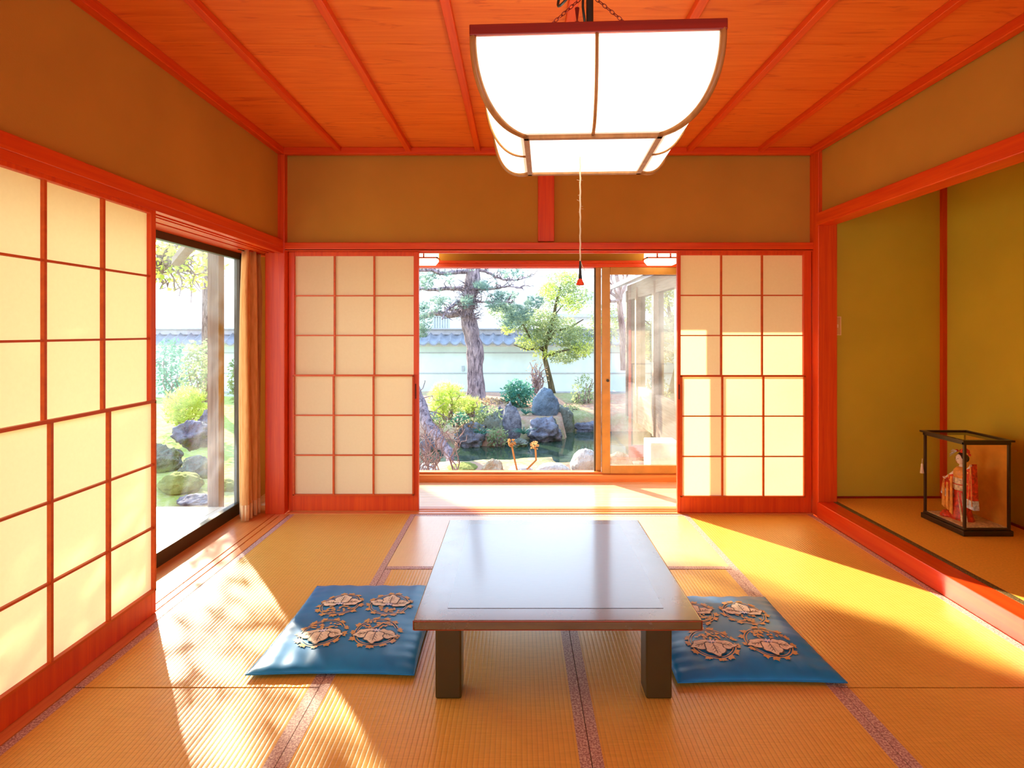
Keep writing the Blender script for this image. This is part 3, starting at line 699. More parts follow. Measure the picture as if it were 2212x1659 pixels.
# ------------------------------------------------------------------ doll in its case
C0 = PZ(2085, 1158, .10); cx0, cx1, cy0, cy1 = 2.445, 2.700, 3.167, 3.485
zb, zt = .10, .625
dc = thing('display_case', 'black framed glass case on the alcove floor with a hanging tassel', 'display case', ((cx0+cx1)/2, (cy0+cy1)/2, .10))
bx(cx0-.012, cx1+.008, cy0-.010, cy1+.008, zb, zb+.030).box(cx0-.004, cx1, cy0-.002, cy1, zb+.03, zb+.042).build('plinth', M['case'], dc, bevel=.003)
bx(cx0+.012, cx1-.01, cy0+.012, cy1-.012, zb+.040, zb+.0435).build('floor_panel', M['kob'], dc)
for x in (cx0, cx1-.012):
    for y in (cy0, cy1-.012): bx(x, x+.012, y, y+.012, zb+.04, zt-.02).build('post', M['case'], dc)
m = MB()
for a in ((cx0-.016, cx1+.012, cy0-.014, cy0+.010), (cx0-.016, cx1+.012, cy1-.010, cy1+.012), (cx0-.016, cx0+.008, cy0+.010, cy1-.010), (cx1-.008, cx1+.012, cy0+.010, cy1-.010)): m.box(a[0], a[1], a[2], a[3], zt-.010, zt)
for a in ((cx0-.004, cx1, cy0-.002, cy0+.012), (cx0-.004, cx1, cy1-.012, cy1), (cx0-.004, cx0+.012, cy0, cy1), (cx1-.012, cx1, cy0, cy1)): m.box(a[0], a[1], a[2], a[3], zt-.026, zt-.010)
m.build('top_rim', M['case'], dc)
m = MB().quad((cx0+.004, cy0+.006, zb+.04), (cx0+.004, cy1-.006, zb+.04), (cx0+.004, cy1-.006, zt-.02), (cx0+.004, cy0+.006, zt-.02)).quad((cx0+.006, cy0+.004, zb+.04), (cx1-.006, cy0+.004, zb+.04), (cx1-.006, cy0+.004, zt-.02), (cx0+.006, cy0+.004, zt-.02)).quad((cx0+.006, cy1-.004, zb+.04), (cx1-.006, cy1-.004, zb+.04), (cx1-.006, cy1-.004, zt-.02), (cx0+.006, cy1-.004, zt-.02)).quad((cx0, cy0, zt-.006), (cx1, cy0, zt-.006), (cx1, cy1, zt-.006), (cx0, cy1, zt-.006))
m.build('glass_pane', M['glass_case'], dc, fix=False)
bx(cx1-.010, cx1-.006, cy0+.012, cy1-.012, zb+.04, zt-.02).build('back_panel', M['gilt'], dc)
m = MB().tube([(cx0-.010, cy1-.004, .455), (cx0-.012, cy1-.004, .425)], .0016, 6).lathe((cx0-.012, cy1-.004, 0), [(.004, .425), (.006, .418), (.0055, .412), (.011, .368)], 12)
m.build('tassel', M['cord'], dc, smooth=True)

DX, DY, DZ = 2.558, 3.335, .1435
dl = thing('doll', 'dancing kimono doll with raised arms and long red sleeves inside the glass case', 'doll', (DX, DY, DZ))
def D(x, y, z): return Vector((DX+x, DY+y, DZ+z))
body = MB()
pr = [(.045, .0), (.050, .02), (.043, .07), (.036, .13), (.033, .17), (.030, .20), (.034, .235), (.036, .265), (.030, .285), (.013, .298), (.010, .312)]
body.lathe((DX, DY, DZ), pr, 20, .85, 1)
body.ball(D(-.004, 0, .342), (.025, .022, .031), 18, 12)            # head joined to the neck
body.ball(D(-.029, 0, .338), (.004, .003, .005), 8, 6)
for sy in (-1, 1):
    body.tube([D(0, sy*.025, .272), D(-.008, sy*.055, .285 if sy < 0 else .245), D(-.020, sy*.092, .318 if sy < 0 else .215)], [.013, .010, .006], 10)
    hc = D(-.022, sy*.097, .325 if sy < 0 else .210)
    body.ball(hc, (.007, .005, .008), 8, 6)
    for q in range(5):
        a = -.5+q*.25; body.tube([hc, hc+Vector((-.010*math.cos(a), sy*.006+.006*math.sin(a), .008*math.sin(a)+.002))], .0016, 5)
body.build('body', M['skin'], dl, smooth=True)
m = MB(); 
for sy in (-1, 1): m.ball(D(-.0275, sy*.009, .346), (.0015, .0036, .0018), 8, 6)
m.build('eyes', M['hair'], dl)
MB().ball(D(-.0268, 0, .325), (.002, .0035, .0015), 8, 6).build('lips', M['kred'], dl)
m = MB().ball(D(.005, 0, .350), (.027, .0265, .031), 16, 10).ball(D(.010, 0, .385), (.019, .018, .014), 12, 8).ball(D(.027, 0, .345), (.014, .018, .022), 12, 8).ball(D(.0, -.026, .342), (.012, .009, .020), 10, 7).ball(D(.0, .026, .342), (.012, .009, .020), 10, 7)
hr = m.build('hair', M['hair'], dl, smooth=True)
m = MB()
for q in range(9):
    a = 2*PI*q/9; m.ball(D(.004+.018*math.cos(a), -.020+.014*math.sin(a), .392+.006*math.sin(2*a)), .0085, 8, 6)
m.ball(D(.02, -.035, .372), .008, 8, 6).ball(D(-.006, .026, .385), .008, 8, 6)
m.build('flower_ornament', M['kred'], hr)
m = MB()
for q in range(8): m.tube([D(-.012, .018, .385), D(-.030-.002*q, .030+.004*(q % 3), .392-.006*q)], .0012, 4)
m.build('hairpin', M['kwh'], hr)
# kimono
m = MB(); m.lathe((DX, DY, DZ), [(.072, .0), (.064, .015), (.055, .05), (.047, .10), (.041, .15), (.037, .175)], 28, .8, 1); m.build('skirt', M['kred'], dl, smooth=True)
m = MB(); m.lathe((DX, DY, DZ), [(.037, .225), (.042, .25), (.040, .275), (.025, .292), (.015, .298)], 24, .85, 1.05); m.build('bodice', M['kor'], dl, smooth=True)
m = MB(); m.lathe((DX, DY, DZ), [(.038, .165), (.041, .17), (.042, .20), (.041, .232), (.038, .236)], 24, .9, 1.05); m.box(DX+.028, DX+.050, DY-.022, DY+.022, DZ+.175, DZ+.245); ob = m.build('obi', M['kob'], dl, smooth=False)
MB().tube([D(.0395*math.cos(2*PI*k/24)*.98, .0455*math.sin(2*PI*k/24), .20) for k in range(24)], .0028, 6, closed=True).build('obi_cord', M['kred'], ob)
for k_, yy in enumerate((.012, .034, .055)):    # hanging front panels
    m = MB(); z0, z1 = (.24, .03) if k_ == 0 else ((.20, .05) if k_ == 1 else (.19, .06))
    m.prism([(DY+yy-.006, DZ+z0), (DY+yy+.006, DZ+z0), (DY+yy+.013, DZ+z1), (DY+yy-.011, DZ+z1-.01)], DX-.052-.006*k_, DX-.048-.006*k_, 'x'); m.build('front_panel', M['kor'], dl)
m = MB(); m.prism([(DY-.035, DZ+.155), (DY-.058, DZ+.002), (DY-.115+.035, DZ+.002)], DX-.03, DX-.024, 'x'); m.prism([(DY-.03, DZ+.16), (DY-.055, DZ+.0), (DY-.068, DZ+.0)], DX-.045, DX-.040, 'x'); m.build('lining', M['kob'], dl)
m = MB(); m.lathe((DX-.045, DY+.050, DZ), [(.036, .0), (.032, .012), (.02, .030), (.008, .034)], 14, 1, 1.1); m.build('train', M['kred'], dl, smooth=True)
for sy in (-1, 1):
    if sy < 0: top_ = [(-.030, .258), (-.100, .335)]; bot = [(-.112, .130), (-.052, .130)]; low = [(-.118, .078), (-.050, .082)]
    else: top_ = [(.030, .250), (.098, .222)]; bot = [(.122, .155), (.070, .140)]; low = [(.135, .112), (.082, .095)]
    m = MB(); m.prism([(DY+a, DZ+b) for a, b in (top_[0], top_[1], bot[0], bot[1])], DX-.022, DX+.012, 'x')
    sl_ = m.build('sleeve', M['kred'], dl, bevel=.003)
    m = MB(); m.prism([(DY+a, DZ+b) for a, b in (bot[1], bot[0], low[0], low[1])], DX-.0225, DX+.0125, 'x'); m.build('sleeve_border', M['kwh'], sl_, bevel=.003)
    m = MB()
    for q in range(7):
        u = random.random(); v = random.random(); y = DY+(top_[0][0]*(1-u)+top_[1][0]*u)*(1-v)+(bot[1][0]*(1-u)+bot[0][0]*u)*v; z = DZ+(top_[0][1]*(1-u)+top_[1][1]*u)*(1-v)+(bot[1][1]*(1-u)+bot[0][1]*u)*v
        m.ball((DX-.023, y, z), (.002, .006, .006), 8, 5).ball((DX-.005, y, z), (.019, .003, .005), 8, 5)
    m.tube([(DX-.026, DY+top_[1][0], DZ+top_[1][1]), (DX-.028, DY+bot[0][0], DZ+bot[0][1]-.03)], .0022, 6).tube([(DX-.026, DY+top_[1][0], DZ+top_[1][1]), (DX-.028, DY+(bot[0][0]+bot[1][0])/2, DZ+bot[0][1]-.03)], .0018, 6)
    m.build('sleeve_flowers', M['kor'], sl_)

# ------------------------------------------------------------------ garden
WZ = -.70
def gh(x, y):
    h = -.46+.05*noise.noise(Vector((x*.5, y*.5, 0)))+.03*noise.noise(Vector((x*2, y*2, 3)))
    # pond basin
    near = 7.55+.25*math.sin(x*1.1+.5)-(.3 if x > .6 else 0)
    far = 10.2 if x < -1.0 else (9.55 if x < -.1 else (10.2 if x < .9 else 11.0))
    inx = min(1, max(0, (x+2.5)/.5))*min(1, max(0, (5-x)/.5))
    d = min((y-near)/.35, (far+.25-y)/.35); d = max(0, min(1, d))
    h -= .75*d*inx
    r = max(0, min(1, (y-far)/1.9))*(1 if y < 13.2 else max(0, 1-(y-13.2)/1.5))
    h += .30*r*(1 if -2.6 < x < 3 else .5)
    if x < -2.6 and 4.8 < y < 9: h += .10*math.sin((y-4.8)/4.2*PI)*min(1, (-2.6-x))
    return h
m = MB(); nx, ny = 110, 90; gx0, gx1, gy0, gy1 = -11, 9, 4.3, 17
pts = [(gx0+(gx1-gx0)*i/nx, gy0+(gy1-gy0)*j/ny, 0) for j in range(ny+1) for i in range(nx+1)]
b0 = m.add([(x, y, gh(x, y)) for x, y, _ in pts])
for j in range(ny):
    for i in range(nx):
        a = b0+j*(nx+1)+i; m.face([a, a+1, a+nx+2, a+nx+1])
m.box(-40, 40, 17, 60, -.7, -.5); m.box(-12, -2.9, -4, 4.35, -.6, -.5)
m.quad((-2.9, 4.2, -.6), (9, 4.2, -.6), (9, 4.9, -.46), (-2.9, 4.9, -.46))
struct('ground', m, M['ground'], 'mossy garden ground covered with dry pine needles', 'ground', smooth=True, origin=(0, 0, 0))
m = MB().quad((-3.3, 6.9, WZ), (5.5, 6.9, WZ), (5.5, 12, WZ), (-3.3, 12, WZ))
tag(m.build('pond', M['water'], fix=False), 'dark green pond water between the white stones and the rocky island', 'pond', kind='structure')

def rock(label, px0, px1, py0, py1, Y, mat, seed=0, depth=1.0, rough=.35, pointy=0, name='garden_rock', grp='rocks around the pond', tilt=0):
    a = P(px0, py0, Y); b = P(px1, py1, Y); w = abs(b.x-a.x)/2; h = abs(a.z-b.z); sink = h*.18
    m = MB(); m.ball((0, 0, 0), 1, 64, 40); vs = []
    for p in m.v:
        n1 = noise.noise(p*1.3+Vector((seed*7.1, seed, 0))); n2 = noise.noise(p*3.4+Vector((seed, 3, seed*2.2))); n3 = noise.noise(p*8+Vector((seed, 9, 1)))
        n4 = abs(noise.noise(p*5+Vector((seed*3, 1, 4)))); n5 = noise.noise(p*17+Vector((seed, 2, 2)))
        r = 1+rough*n1+rough*.45*n2+rough*.16*n3-rough*.45*n4+rough*.10*n5
        q = p*r; 
        if pointy: s_ = 1-pointy*max(0, q.z); q.x *= s_; q.y *= s_
        vs.append(q)
    mx = max(abs(q.x) for q in vs); zmn = min(q.z for q in vs); zmx = max(q.z for q in vs)
    cx_ = (a.x+b.x)/2; zb_ = b.z-sink
    m.v = [Vector((cx_+q.x/mx*w+tilt*(q.z), Y+q.y/mx*w*depth, zb_+(q.z-zmn)/(zmx-zmn)*(h+sink))) for q in vs]
    o = m.build(name, mat, smooth=True); return tag(o, label, 'rock', grp)
rock('tall upright blue slate boulder with rounded top beside the maple trunk', 1148, 1210, 836, 914, 10.9, M['rock_blue'], 1, .7, .16, .12)
rock('dark green flank of rock behind the flat pale-topped boulder', 1190, 1242, 872, 948, 11.1, M['rock_moss'], 2, .8, .25)
rock('narrow speckled standing rock in the centre of the island', 1083, 1127, 866, 958, 10.0, M['rock_lichen'], 3, .8, .25, .15)
rock('broad pale-topped boulder overhanging the pond', 1134, 1217, 898, 962, 10.2, M['rock_grey'], 4, .8, .42)
rock('low grey rock at the far pond edge below the reddish soil', 1228, 1320, 908, 942, 11.2, M['rock_grey'], 5, .5, .3)
rock('grey island rock at the waterline, furthest towards the leaning trunk', 978, 1052, 912, 972, 9.7, M['rock_grey'], 6, .8, .4)
rock('bluish rounded boulder behind the leaning trunk', 905, 990, 886, 950, 10.9, M['rock_blue'], 7, .7, .35)
rock('mossy brown rock between the speckled rock and the grey island rock', 1040, 1092, 890, 972, 9.9, M['rock_moss'], 8, .7, .45)
rock('lichen covered rock under the yellow green bush', 1010, 1068, 872, 925, 10.5, M['rock_lichen'], 9, .8, .4)
rock('small upright grey rock peak on top of the island', 1062, 1096, 876, 930, 10.4, M['rock_grey'], 10, .8, .35)
rock('mossy stone half hidden by shrubs on the reddish slope', 1240, 1264, 884, 905, 12.0, M['rock_moss'], 11, .8, .3)
rock('pointed pale tan stone on the near bank, just above the window sill', 1040, 1092, 990, 1027, 7.0, M['rock_tan'], 12, .8, .30, .3)
rock('low white stone on the near bank beside the pointed tan stone', 1092, 1154, 1006, 1030, 6.7, M['rock_white'], 13, .8, .22)
rock('wide smooth white stone in the middle of the near bank', 1156, 1234, 1000, 1032, 6.8, M['rock_white'], 14, .7, .12)
rock('big round white boulder on the near bank beside the door stile', 1231, 1300, 969, 1030, 6.9, M['rock_white'], 15, .9, .12)
rock('small white stone behind the bare twigs on the near bank', 893, 950, 1000, 1030, 7.0, M['rock_white'], 16, .8, .25)
rock('pale boulder seen through the sliding glass door', 1305, 1370, 975, 1020, 7.0, M['rock_tan'], 17, .8, .25)
# left window garden
rock('large mossy boulder in the side garden outside the curtained window', 372, 462, 905, 965, 7.0, M['rock_grey'], 21, .9, .4)
rock('moss covered low boulder in the side garden beside the veranda post', 385, 470, 985, 1040, 6.4, M['rock_moss'], 22, .9, .3)
rock('flat grey stepping stone before the veranda deck', 380, 470, 1066, 1092, 5.6, M['rock_lichen'], 23, .8, .25)
rock('dark mossy rock in the side garden next to the screen edge', 300, 400, 955, 1020, 6.6, M['rock_moss'], 24, .9, .35)
rock('grey rock heap at the back of the side garden', 420, 480, 880, 950, 8.0, M['rock_grey'], 25, .9, .45)

rock('grey boulder rising from the water behind the bare twigs and leaning trunk', 905, 962, 925, 975, 9.4, M['rock_grey'], 31, .8, .4)
rock('small dark stone at the waterline below the speckled standing rock', 1100, 1142, 946, 968, 9.7, M['rock_moss'], 32, .8, .4)
rock('jagged grey rock between yellow shrub and speckled standing rock', 1032, 1070, 905, 950, 10.15, M['rock_lichen'], 33, .8, .5)
rock('low mossy mound on the near bank between bare twigs and pointed tan stone', 946, 1052, 1001, 1034, 7.15, M['moss_mound'], 34, .9, .2, name='moss_mound')
rock('moss hump behind the stepping stone in the side garden', 340, 440, 1020, 1062, 5.9, M['moss_mound'], 35, .9, .2, name='moss_mound')
rock('moss hump along the veranda post in the side garden', 455, 520, 1035, 1075, 6.0, M['moss_mound'], 36, .9, .25, name='moss_mound')
# --- plants
def needle_tuft(m, p, n, L, w, up=.35):
    for _ in range(n):
        a = random.uniform(0, 2*PI); el = random.uniform(-.2, 1.2)*1.0
        d_ = Vector((math.cos(a)*math.cos(el), math.sin(a)*math.cos(el), math.sin(el)+up*.3)).normalized()*L*random.uniform(.6, 1.1)
        s_ = d_.orthogonal().normalized()*w; m.tri(p-s_, p+s_, p+d_)
def leafy(m, p, L, w):
    d_ = Vector((random.gauss(0, 1), random.gauss(0, 1), random.gauss(0, .7))).normalized()*L
    s_ = d_.orthogonal(); s_.rotate(Matrix.Rotation(random.uniform(0, 2*PI), 3, d_.normalized())); s_ = s_.normalized()*w
    m.quad(p, p+d_*.5+s_, p+d_, p+d_*.5-s_)
def cloud(m, ctr, r, n, fn):
    for _ in range(n):
        while 1:
            q = Vector((random.uniform(-1, 1), random.uniform(-1, 1), random.uniform(-1, 1)))
            if q.length < 1: break
        fn(Vector(ctr)+Vector((q.x*r[0], q.y*r[1], q.z*r[2])))
def wiggle(a, b, n, amp, seed):
    a, b = Vector(a), Vector(b); o = []
    for i in range(n+1):
        t_ = i/n; k_ = math.sin(PI*t_)
        o.append(a.lerp(b, t_)+Vector((noise.noise(Vector((t_*3.5, seed, 0))), noise.noise(Vector((t_*3.5, seed, 5))), noise.noise(Vector((t_*3.5, seed, 9)))))*amp*min(1, t_*4))
    return o
YP = 12.0
def tp(lst): return [P(x, y, YP+dy) for x, y, dy in lst]
pine = thing('pine_tree', 'tall old pine with twisted flaking trunk and spreading branches in front of the tiled wall', 'tree', P(1030, 868, YP))
tr = tp([(1030, 885, 0), (1029, 860, 0), (1027, 800, 0), (1024, 740, 0), (1014, 700, 0), (1010, 672, 0), (1016, 640, 0), (1022, 600, 0), (1026, 560, 0), (1024, 510, .1), (1030, 440, .2), (1040, 360, .2)])
fine = []
for a, b in zip(tr, tr[1:]):
    for i in range(5): fine.append(a.lerp(b, i/5))
rs = []; R0 = [.26, .20, .175, .165, .150, .145, .14, .145, .135, .12, .10, .06]
for i in range(len(R0)-1):
    for k_ in range(5): rs.append(R0[i]*(1-k_/5)+R0[i+1]*k_/5)
mm = MB(); mm.tube(fine, rs, 24)
mm.v = [p+Vector((noise.noise(p*5), noise.noise(p*5+Vector((9, 0, 0))), 0))*.045 for p in mm.v]
mm.build('trunk', M['bark'], pine, smooth=True)
BR = [((1012, 672), [(975, 680), (940, 676), (900, 690), (850, 700)], .085), ((1014, 640), [(985, 655), (965, 670), (955, 690)], .05),
      ((1016, 625), [(985, 622), (940, 626), (900, 624), (850, 640)], .06), ((1018, 585), [(990, 588), (955, 590), (930, 583), (890, 585), (840, 560)], .055),
      ((1028, 580), [(1060, 592), (1085, 604), (1110, 606), (1150, 596)], .035), ((1024, 625), [(1060, 624), (1090, 620), (1130, 622)], .040),
      ((1012, 650), [(1000, 665), (985, 672), (960, 668)], .03), ((1024, 520), [(1080, 500), (1140, 520)], .05), ((1024, 500), [(960, 480), (900, 510)], .05), ((1028, 650), [(1045, 652), (1080, 652), (1110, 655)], .025)]
nb = MB(); nt = MB()
for k_, (s0, pl, r_) in enumerate(BR):
    pp = [P(s0[0], s0[1], YP)]
    for i, (x, y) in enumerate(pl): pp.append(P(x, y, YP-.25*(i+1)*(1 if k_ % 2 else -.6)))
    fin = []
    for a, b in zip(pp, pp[1:]):
        for i in range(6): fin.append(a.lerp(b, i/6)+Vector((0, 0, .03*noise.noise(Vector((i*.8, k_*3.1, a.x*3))))))
    fin.append(pp[-1]); n_ = len(fin)
    MB().tube(fin, [r_*(1-.75*i/(n_-1)) for i in range(n_)], 9).build('branch', M['bark'], pine, smooth=True)
    for i in range(3, n_, 2):
        for _ in range(2):
            e_ = fin[i]+Vector((random.uniform(-.3, .3), random.uniform(-.3, .3), random.uniform(-.05, .22)))
            w = wiggle(fin[i], e_, 5, .08, random.random()*50); nt.tube(w, [.014*(1-.7*q/5) for q in range(6)], 4)
            needle_tuft(nb, e_, 8, .11, .004)
for (x, y, r1, r2, n_) in ((915, 600, 28, 26, 130), (912, 690, 24, 30, 130), (930, 665, 30, 14, 60), (1080, 660, 34, 14, 150), (1120, 678, 34, 18, 200), (1155, 655, 24, 14, 120), (1105, 590, 30, 12, 50), (1100, 700, 26, 12, 60), (960, 600, 30, 14, 35), (860, 620, 40, 60, 150), (1045, 618, 26, 10, 70), (1090, 640, 36, 10, 90), (905, 720, 20, 16, 60), (950, 650, 24, 10, 50), (1010, 655, 16, 14, 40)):
    c0 = P(x, y, YP-.4); cloud(nb, c0, (r1*YP/F, .4, r2*YP/F), n_, lambda p: needle_tuft(nb, p, 9, .12, .0045))
for _ in range(260):   # scaly stubs around the trunk knot
    t_ = random.uniform(.40, .62); i = int(t_*len(fine)); p = fine[i]; a = random.uniform(0, 2*PI)
    nt.tube(wiggle(p, p+Vector((.30*math.cos(a), .3*math.sin(a), random.uniform(-.05, .12))), 4, .10, random.random()*99), [.012, .010, .008, .006, .004], 4)
nt.build('twigs', M['bark'], pine); nb.build('needles', M['needle_blue'], pine, fix=False)

mp = thing('maple_tree', 'leaning small-leaved garden tree with wide green and yellow crown before the wall', 'tree', P(1192, 846, 13.3))
YM = 13.3
mm = MB(); t_ = [P(x, y, YM) for x, y in ((1193, 850), (1190, 830), (1183, 800), (1176, 772), (1180, 735), (1195, 700), (1200, 660), (1210, 620))]
mm.tube(t_, [.085, .07, .06, .055, .05, .045, .035, .02], 10); mm.build('trunk', M['bark2'], mp, smooth=True)
for s0, pl in (((1178, 760), [(1150, 740), (1130, 700), (1100, 680)]), ((1178, 745), [(1200, 715), (1230, 708), (1260, 690)]), ((1177, 770), [(1215, 758), (1250, 752)]), ((1182, 735), [(1190, 690), (1215, 660)]), ((1178, 750), [(1140, 755), (1110, 745)])):
    pp = [P(s0[0], s0[1], YM)]+[P(x, y, YM+random.uniform(-.4, .3)) for x, y in pl]
    MB().tube(pp, [.035*(1-.7*i/(len(pp)-1)) for i in range(len(pp))], 7).build('branch', M['bark2'], mp, smooth=True)
lf = MB(); ly = MB()
for (x, y, r1, r2, n_) in ((1160, 690, 50, 26, 700), (1110, 690, 28, 16, 260), (1205, 715, 55, 34, 900), (1250, 740, 38, 36, 700), (1150, 735, 38, 22, 480), (1190, 640, 35, 30, 260), (1240, 640, 40, 34, 420), (1215, 770, 34, 16, 260), (1085, 672, 34, 16, 260), (1125, 700, 26, 18, 160), (1215, 610, 40, 26, 330), (1310, 700, 40, 50, 500)):
    cloud(lf, P(x, y, YM), (r1*YM/F, .5, r2*YM/F), int(n_*2.2), lambda p: leafy(lf, p, .075, .014))
for (x, y, r1, r2, n_) in ((1185, 630, 22, 20, 330), (1235, 655, 30, 25, 330), (1095, 708, 16, 14, 170), (1255, 755, 26, 16, 260), (1175, 765, 30, 10, 130), (1230, 600, 26, 16, 220), (1140, 740, 30, 16, 130)):
    cloud(ly, P(x, y, YM-.3), (r1*YM/F, .3, r2*YM/F), n_, lambda p: leafy(ly, p, .075, .014))
lf.build('green_leaves', M['leaf_green'], mp, fix=False); ly.build('yellow_leaves', M['needle_yellow'], mp, fix=False)

def bush(name, label, px, py, Y, rx, rz, n_, mat, L=.08, w=.02, needles=False, depth=None, stems=5, cat='shrub', base=None, group=None):
    c0 = P(px, py, Y); r1, r2 = rx*Y/F, rz*Y/F; bz = c0.z-r2*1.1 if base is None else base
    t_ = thing(name, label, cat, (c0.x, Y, bz), group=group)
    f = MB()
    if needles: cloud(f, c0, (r1, depth or r1*.7, r2), n_, lambda p: needle_tuft(f, p, 8, L, w))
    else: cloud(f, c0, (r1, depth or r1*.7, r2), n_, lambda p: leafy(f, p, L, w))
    f.build('foliage', mat, t_, fix=False)
    s_ = MB()
    for i in range(stems):
        a = 2*PI*i/stems; e_ = c0+Vector((r1*.6*math.cos(a), r1*.4*math.sin(a), r2*random.uniform(-.2, .7)))
        s_.tube(wiggle((c0.x+.03*math.cos(a), Y, bz), e_, 6, .12, i*3.3+px), [.014*Y/9*(1-.1*q) for q in range(7)], 5)
    s_.build('stems', M['twig'], t_); return t_
bush('pine_shrub', 'bright yellow green young pine growing over the island rocks', 968, 865, 9.2, 44, 38, 420, M['needle_yellow'], .10, .004, True)
bush('pine_shrub', 'small yellow green pine tuft beside the tall trunk base', 1018, 878, 9.6, 20, 20, 110, M['needle_yellow'], .09, .004, True)
bush('evergreen_shrub', 'teal green rounded shrub between the pine trunk and the blue slate boulder', 1118, 853, 11.4, 36, 32, 900, M['leaf_teal'], .08, .022)
bush('shrub', 'tangled grey green shrub beside the dark door stile on the far bank', 1262, 850, 12.2, 30, 45, 620, M['leaf_green'], .06, .014, stems=12)
bush('shrub', 'bare reddish twiggy shrub in front of the garden wall', 1160, 810, 12.6, 24, 36, 110, M['leaf_brown'], .05, .012, stems=16)
bush('ground_cover', 'pale leafy ground plants tumbling over the island rocks', 1040, 900, 10.1, 46, 30, 700, M['leaf_green'], .06, .016)
bush('ground_cover', 'greyish trailing plants hanging towards the water under the young pine', 1015, 935, 9.7, 36, 24, 330, M['leaf_brown'], .06, .012)
bush('ground_cover', 'reddish low plants between the leaning trunk and grey island rock', 985, 900, 9.9, 34, 20, 300, M['leaf_teal'], .06, .016)
bush('ground_cover', 'dry brown fern patch on the crest beside the pine trunk base', 1060, 872, 11.2, 40, 14, 340, M['leaf_brown'], .06, .014)
bush('ground_cover', 'dark mixed plants right above the waterline below the grey island rock', 1075, 945, 9.65, 26, 22, 300, M['leaf_green'], .06, .014)
bush('ground_cover', 'low creeping plants over the slope between slate boulder and overhanging boulder', 1150, 915, 10.75, 30, 10, 260, M['leaf_brown'], .05, .012)
bush('ground_cover', 'greyish creeping plants at the foot of the slate boulder flank', 1232, 890, 11.6, 26, 20, 300, M['leaf_green'], .05, .012)
bush('ground_cover', 'pale plants spilling down between the leaning trunk and the young pine', 945, 905, 9.5, 36, 22, 420, M['leaf_green'], .06, .014)
bush('ground_cover', 'reddish fallen leaf litter heaped on the far bank', 1262, 905, 11.8, 30, 8, 300, M['litter'], .05, .016)
for lb, x, y, Y in (('spiky grass tuft in the gap between the speckled rock and overhanging boulder', 1131, 938, 9.75), ('spiky grass tuft under the brown trailing plants', 1040, 940, 9.6), ('small spiky grass tuft on the slope below the slate boulder', 1136, 895, 10.8)):
    c0 = P(x, y, Y); m = MB()
    for i in range(46):
        a = random.uniform(0, 2*PI); d_ = Vector((math.cos(a), .6*math.sin(a), random.uniform(.5, 1.3)))*random.uniform(.08, .17); s_ = d_.orthogonal().normalized()*.006
        mid_ = c0+d_*.6; tip = c0+d_+Vector((d_.x*.5, 0, -.06)); m.quad(c0-s_, c0+s_, mid_+s_, mid_-s_); m.tri(mid_-s_, mid_+s_, tip)
    tag(m.build('grass_tuft', M['leaf_teal'], fix=False), lb, 'grass', 'grass tufts on the island')
# leaning trunk, bare twigs
m = MB(); pp = [P(x, y, Y) for x, y, Y in ((886, 820, 8.6), (905, 868, 8.5), (925, 920, 8.2), (950, 952, 7.9), (972, 985, 7.6), (978, 1030, 7.3))]
fn = []
for a, b in zip(pp, pp[1:]):
    for i in range(4): fn.append(a.lerp(b, i/4))
fn.append(pp[-1]); m.tube(fn, [.10-.045*i/len(fn) for i in range(len(fn))], 12)
m.v = [p+Vector((noise.noise(p*7), 0, noise.noise(p*7+Vector((4, 0, 0)))))*.03 for p in m.v]
lt = thing('leaning_tree', 'bare leaning tree trunk bending down over the pond beside the screen edge', 'tree', pp[-1])
m.build('trunk', M['bark'], lt, smooth=True)
for i in range(10):
    s0 = random.choice(fn); w = wiggle(s0, s0+Vector((random.uniform(-.3, .6), random.uniform(-.2, .2), random.uniform(-.3, .35))), 6, .12, i*2.7); MB().tube(w, [.012*(1-.12*q) for q in range(7)], 5).build('branch', M['twig'], lt)
def twigs(name, label, px, py, Y, n_, spread, hgt, mat):
    c0 = P(px, py, Y); t_ = thing(name, label, 'shrub', c0)
    for i in range(n_):
        m = MB(); b = c0+Vector((random.uniform(-.12, .12), random.uniform(-.15, .15), 0)); e_ = b+Vector((random.uniform(-spread, spread), random.uniform(-.2, .2), hgt*random.uniform(.5, 1)))
        w = wiggle(b, e_, 8, .12, i*1.9+px); m.tube(w, [.009*(1-.09*q) for q in range(9)], 5)
        for q in (3, 5, 6): m.tube(wiggle(w[q], w[q]+Vector((random.uniform(-.2, .2), random.uniform(-.1, .1), random.uniform(0, .2))), 4, .05, i+q*3.1), [.005, .004, .004, .003, .002], 4)
        m.build('twig', mat, t_)
    return t_
twigs('bare_shrub', 'leafless reddish twigs in front of the near bank beside the screen', 918, 1040, 6.6, 15, .30, .75, M['twig'])
twigs('bare_shrub', 'leafless grey twigs behind the spreading leaning trunk', 962, 1037, 6.2, 7, .30, .75, M['twig'])
# dried hydrangeas
def dried(label, pts, hx_, hy_, Y):
    t_ = thing('dried_flower', label, 'flower', P(pts[0][0], pts[0][1], Y), group='dried hydrangea heads above the white stones')
    MB().tube([P(x, y, Y) for x, y in pts], .010, 7).build('stem', M['dry_flower'], t_)
    c0 = P(hx_, hy_, Y); f = MB()
    for i in range(60):
        q = Vector((random.gauss(0, 1), random.gauss(0, 1), random.gauss(0, .8))).normalized()*.038; leafy(f, c0+q, .028, .012)
    f.build('flower_head', M['dry_flower'], t_, fix=False); return t_
dried('taller dried hydrangea head with two bent stalks, nearer the pine', [(1122, 1032), (1116, 1012), (1110, 985), (1105, 960)], 1105, 957, 6.4)
dried('dried hydrangea head on a single kinked stalk, nearer the overhanging boulder', [(1138, 1014), (1148, 1004), (1158, 994), (1157, 975), (1156, 965)], 1155, 961, 6.4)
